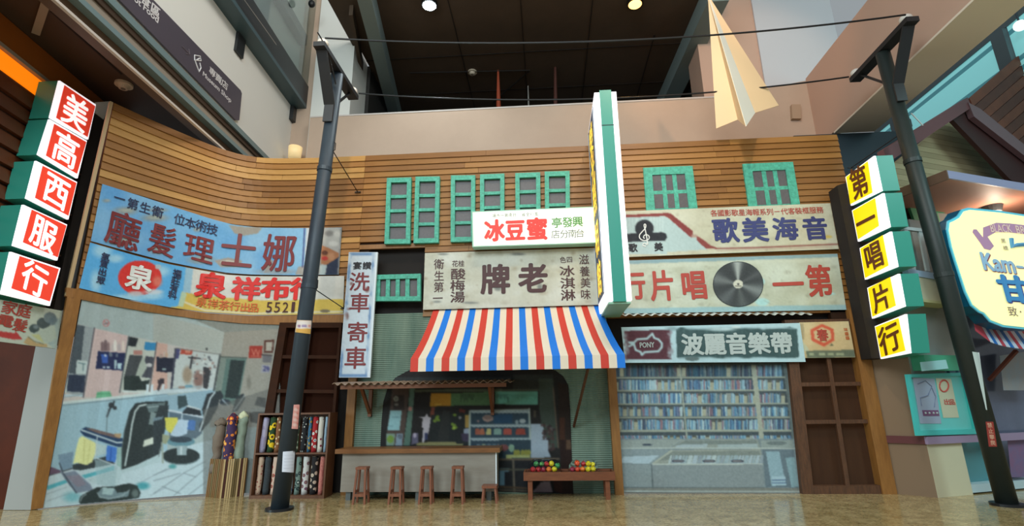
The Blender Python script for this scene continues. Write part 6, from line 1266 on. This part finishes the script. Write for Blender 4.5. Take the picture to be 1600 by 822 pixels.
# shop window to the right with awning
glassw = mat('shop_glass_lilac', (112, 118, 140), .12, vary=(92, 100, 118), vscale=1.5)
WS = struct('window_3', shb(.80, 6, zL1*0+.12, 3.0, -.32, -.26), glassw)
obj('sill', shb(.80, 6, .02, .14, -.26, -.02), mat('white_sill', (196, 220, 226), .4), WS)
for zz in (1.15, 1.5, 1.85, 2.2): obj('display_shelf', shb(.85, 1.6, zz, zz+.03, -.26, -.12), mat('shelf_mauve', (132, 136, 156), .4), WS)
for k in range(9):
    zz = (1.18, 1.53, 1.88)[k % 3]; s_ = .9+.22*(k//3); obj('display_box', shb(s_, s_+.15, zz, zz+.2, -.25, -.15), mat('box_%d' % (k % 3), [(96, 100, 124), (140, 120, 136), (84, 124, 136)][k % 3], .5), WS)
obj('window_post', shb(1.62, 1.72, .14, 1.5, -.26, -.05), mat('white_sill', (196, 220, 226)), WS)
obj('door_leaf', shb(.95, 1.55, .14, 1.05, -.25, -.2), mat('door_teal', (90, 150, 156), .3), WS)
poster('mauve poster with pinkish print low in the far right shop window', [(1574, 684), (1606, 684), (1612, 745), (1580, 746)], mat('poster_mauve', (142, 96, 126), .5, vary=(110, 110, 150), vscale=6), -.04)
poster('pale blue and cream torn poster hanging under the striped side awning', [(1562, 556), (1612, 548), (1612, 610), (1568, 610)], mat('poster_pale', (140, 170, 186), .5, vary=(170, 160, 150), vscale=3), .02)
aw2 = thing('side_awning', 'small red, white and blue striped awning under the round yellow shop sign', 'awning', SH.at(1560, 500, .1))
ue = smooth([(1519, 492), (1532, 500), (1560, 510), (1600, 517), (1660, 522)]); le = smooth([(1524, 517), (1540, 532), (1565, 541), (1600, 546), (1660, 550)])
cs = [mat('side_awning_red', (186, 60, 72), .6), mat('side_awning_white', (200, 208, 220), .6), mat('side_awning_blue', (30, 104, 176), .6)]
for i in range(22):
    u0, u1 = i/22, (i+1)/22; l0, l1 = min(u0+.16, 1), min(u1+.16, 1)
    if i == 0: l0 = 0
    a_, b_, c_, d_ = lp(ue, u0), lp(ue, u1), lp(le, l1), lp(le, l0); W_ = [SH.at(*a_, .25), SH.at(*b_, .25), SH.at(*c_, .7), SH.at(*d_, .7)]
    obj('fabric_stripe', MB().hexa(W_, [w+np.array([0, 0, .012]) for w in W_]), cs[(0, 1, 2, 1)[i % 4]], aw2)
obj('awning_arm', MB().beam(SH.at(1546, 594, .02), SH.at(1588, 548, .6), .05, .05), mat('arm_brown', (106, 52, 38), .5), aw2)
# round shop sign
RS = thing('round_shop_sign', 'big glowing pale yellow shop sign with blue scalloped rim at the right edge', 'sign', SH.at(1600, 514, .8))
half = [(1600, 335), (1560, 329), (1512, 324.5), (1503, 327), (1496.4, 337), (1488, 342), (1481, 345), (1479.5, 358), (1485, 385), (1492, 408), (1508, 457), (1518, 478), (1530, 488), (1537, 491), (1547.5, 503), (1568, 511), (1600, 514.5)]
full = half+[(2*1612-x, y+(1612-x)*.10) for x, y in half[::-1][1:-1]]
def scl(k, dx=0, dy=0): return [(1608+(x-1608)*k+dx, 420+(y-420)*k+dy) for x, y in full]
obj('sign_body', pxprism(SH, full, .78, .22), mat('deep_teal_edge', (14, 98, 130), .4), RS)
obj('rim', pxprism(SH, full, .80, .02), mat('cyan_rim', (86, 190, 214), .3, emit=.25), RS)
obj('lit_face', pxprism(SH, scl(.965), .815, .014), mat('lit_pale_yellow', (250, 244, 176), .4, emit=.62), RS)
tz = lambda a_, b_: (1460+a_/3.43, 300+b_/3.43)
bn = [(262, 190), (330, 165), (400, 168), (520, 182), (520, 230), (400, 216), (330, 215), (285, 240), (320, 290), (300, 312), (268, 304), (245, 270), (205, 215), (210, 200), (226, 200), (262, 245)]
obj('banner', pxprism(SH, [tz(*p_) for p_ in bn], .822, .005), mat('banner_mauve', (186, 140, 172), .5, emit=.15), RS)
letters(SH, [('BLACK', *tz(357, 195), 33, 13, .02), ('BR', *tz(462, 203), 14, 13, .08)], 30, 12, .03, .828, mat('banner_letter', (232, 206, 190), .5, emit=.2), RS, .015)
letters(SH, [('Kam', *tz(345, 385), 52, 30, .12), ('-', *tz(462, 405), 12, 4, .1)], 50, 30, .1, .822, mat('red_shadow_letter', (170, 70, 80), .5), RS, .06)
letters(SH, [('Kam', *tz(341, 380), 52, 30, .12), ('-', *tz(458, 402), 12, 4, .1)], 50, 30, .1, .830, mat('blue_letter', (160, 196, 222), .5, emit=.12), RS, .05)
letters(SH, [('甘', *tz(424, 524), 46, 46, .06)], 40, 42, .06, .822, mat('purple_shadow_letter', (96, 90, 170), .5), RS, .07)
letters(SH, [('甘', *tz(418, 518), 46, 46, .06)], 40, 42, .06, .835, mat('sky_letter', (74, 158, 220), .5), RS, .06)
letters(SH, [('致', *tz(420, 640), 15, 17, .05), ('・', *tz(462, 642), 10, 14, .05), ('黑', *tz(370, 262), 8, 8, 0), ('橋', *tz(382, 300), 8, 8, 0)], 14, 16, .05, .825, mat('letter_brownish', (146, 120, 110), .5), RS, .01)
obj('ribbon', MB().tube([SH.at(*tz(*p_), .826) for p_ in ((410, 250), (415, 295), (440, 285), (480, 282), (520, 290))], .035, 6), mat('ribbon_blue', (90, 160, 206), .5), RS)
obj('mounting_bar', MB().beam(SH.at(1560, 420, .0), SH.at(1560, 420, .6), .08, .08), darkwood, RS)
# balcony, siding, porch roof, gable
sid = [mat('siding_cream', (172, 158, 122), .6), mat('siding_tan', (158, 144, 110), .6)]
zR = SH.at(1480, 275, 1.0)[2]
SW = struct('wall_siding', shb(.3, 6, 3.3, 5.2, -.4, -.3), mat('siding_back', (90, 76, 60), .7))
k = 0; zz = 3.85
while zz < 5.5: obj('siding_board', shb(0.25, 6, zz, zz+.16, -.3, -.26), mat('siding_shade', (122, 96, 82), .6), SW); zz += .165
zz = zR+.1; Msd = Plane(SH.p0-nS*.27, nS); ra, rb = Msd.at(1392, 262), Msd.at(1497, 180); sra, srb = (ra-np.array([*c0, 0]))@dS, (rb-np.array([*c0, 0]))@dS
while zz < 7.0:
    sl_ = lambda z_: max(.25, sra+(srb-sra)*(z_-ra[2])/(rb[2]-ra[2])-.06); o0, o1 = -.3, -.25; P_ = lambda s_, o_, z_: (c0[0]+dS[0]*s_+nS[0]*o_, c0[1]+dS[1]*s_+nS[1]*o_, z_)
    obj('siding_board', MB().hexa([P_(sl_(zz), o1, zz), P_(6, o1, zz), P_(6, o1, zz+.115), P_(sl_(zz+.115), o1, zz+.115)], [P_(sl_(zz), o0, zz), P_(6, o0, zz), P_(6, o0, zz+.115), P_(sl_(zz+.115), o0, zz+.115)]), sid[k % 2], SW)
    obj('board_back', MB().hexa([P_(sl_(zz), o0, zz-.005), P_(6, o0, zz-.005), P_(6, o0, zz+.12), P_(sl_(zz+.12), o0, zz+.12)], [P_(sl_(zz), o0-.04, zz-.005), P_(6, o0-.04, zz-.005), P_(6, o0-.04, zz+.12), P_(sl_(zz+.12), o0-.04, zz+.12)]), MATS['siding_back'], SW)
    zz += .12; k += 1
pr = thing('porch_roof', 'flat projecting porch roof with lilac edge and pinkish underside above the balcony', 'roof', SH.at(1500, 290, .5)); fa = SH.at(1480, 266, 1.0); fb_ = SH.at(1481, 278, 1.0)
s_c = (fa-np.array([*c0, 0]))@dS
obj('fascia', shb(s_c, s_c+5, fb_[2], fa[2], .97, 1.0), mat('lilac_fascia', (146, 148, 178), .5), pr)
obj('end_fascia', shb(s_c-.03, s_c, fb_[2]-.02, fa[2], -.1, 1.0), mat('porch_brown', (104, 78, 60), .6), pr)
obj('soffit', shb(s_c, s_c+5, fb_[2], fb_[2]+.04, -.2, .97), mat('soffit_pink', (176, 122, 100), .6), pr)
obj('roof_deck', shb(s_c, s_c+5, fa[2]-.04, fa[2], -.2, .97), mat('porch_brown', (104, 78, 60)), pr)
pS = PZ(fb_[2]).at(1550, 322); t = thing('porch_spotlight', 'small glowing spotlight under the porch roof above the round sign', 'lamp', pS)
obj('lamp_body', MB().tube([pS, pS-np.array([0, 0, .12])], [.16, .12], 16), mat('lamp_grey', (80, 84, 84), .5), t); obj('bulb', MB().ball(pS-np.array([0, 0, .17]), .075, 12, 8), mat('bulb_warm', (255, 226, 190), .3, emit=9), t, smooth=True)
lamp('POINT', 'porch_bulb', tuple(pS-np.array([0, .1, .3])), (0, 0, 0), 26, (1, .8, .62), .06)
bal = thing('balcony_railing', 'white balcony railing with dark gap behind, left of the right pole', 'railing', SH.at(1440, 430, .1)); wm = mat('railing_white', (196, 206, 206), .4)
def shq(q_, o1, th, nm, m_, par): return obj(nm, pxprism(SH, q_, o1, th), m_, par)
shq([(1412, 353.5), (1475, 361), (1476, 366), (1413, 358.5)], .3, .05, 'top_rail', wm, bal); shq([(1418, 419.5), (1480, 430), (1483, 440), (1421, 429.5)], .3, .1, 'bottom_rail', mat('pale_blue_rail', (176, 200, 222), .4), bal)
for x in (1413, 1435, 1457): shq([(x, 358), (x+6, 359), (x+19, 424), (x+13, 423)], .29, .03, 'baluster', wm, bal)
shq([(1404, 360), (1490, 368), (1500, 424), (1418, 418)], -.2, .02, 'dark_opening', mat('opening_brown', (62, 46, 36)), bal)
shq([(1424, 430.5), (1484, 437), (1495, 474), (1434, 468)], .28, .3, 'slab_fascia', cream, bal)
shq([(1424, 466), (1495, 473), (1496, 477), (1425, 470)], .30, .3, 'slab_edge', mat('slab_edge', (206, 204, 150), .6), bal)
gw = thing('green_window', 'green framed window under the porch roof, partly behind the right pole', 'window', SH.at(1455, 352, -.2))
gq = [(1421, 321), (1497, 328), (1510, 366), (1434, 358)]; shq(gq, -.2, .03, 'pane', mat('pane_grey', (136, 142, 138), .3), gw); mb = MB()
for r_ in ((0, 0, .12, 1), (.88, 0, 1, 1), (.12, 0, .88, .16), (.12, .84, .88, 1), (.46, .16, .54, .84)):
    pxprism(SH, [sub(gq, r_[0], r_[1]), sub(gq, r_[2], r_[1]), sub(gq, r_[2], r_[3]), sub(gq, r_[0], r_[3])], -.15, .05, mb)
obj('frame', mb, mat('frame_green', (74, 160, 110), .5), gw)
rf = thing('gable_roof', 'maroon gable roof edge over cream siding at the right', 'roof', SH.at(1511, 156, .8))
shq([(1380, 234), (1512, 152), (1518, 168), (1489, 187), (1388, 254)], .35, .12, 'left_bargeboard', mat('maroon_board', (100, 58, 60), .45), rf)
shq([(1489, 187), (1517, 165), (1535, 176), (1640, 268), (1640, 322), (1578, 280)], .25, .08, 'roof_underside', mat('underside_maroon', (52, 20, 18), .6), rf)
shq([(1513, 160), (1532, 170), (1640, 258), (1640, 274), (1522, 182)], .37, .1, 'right_bargeboard', mat('mauve_board', (112, 84, 88), .5), rf)
BR = thing('timber_gable_wall', 'reddish-brown boarded gable wall behind the maroon roof, top right', 'wall', SH.at(1560, 170, .2)); M_ = Plane(SH.p0+nS*.12, nS); rw = [mat('redwood', (124, 66, 42), .6, vary=(96, 46, 30), vscale=3), mat('redwood_dark', (98, 50, 34), .6, vary=(78, 36, 26), vscale=3)]
for i in range(9):      # boards parallel to the left slope, cut off at the right slope
    def edge(k): y0_ = 152+k*19.0; x_ = (y0_-165+.87*1517+.95*1519)/(.87+.95); x_ = max(x_, 1515); return (x_, y0_-.87*(x_-1517)), (1660, y0_-.87*(1660-1517))
    (a0, a1), (b0, b1) = edge(i), edge(i+.93); obj('plank', pxprism(M_, [a0, a1, b1, b0], .0, .05), rw[i % 2], BR)
obj('white_wire', MB().tube([SH.at(1424, 177, .4), SH.at(1442, 196, .4)], .012, 5), wm, BR)

for o in bpy.data.objects:
    for k_ in ('_base', '_off'):
        if k_ in o.keys(): del o[k_]
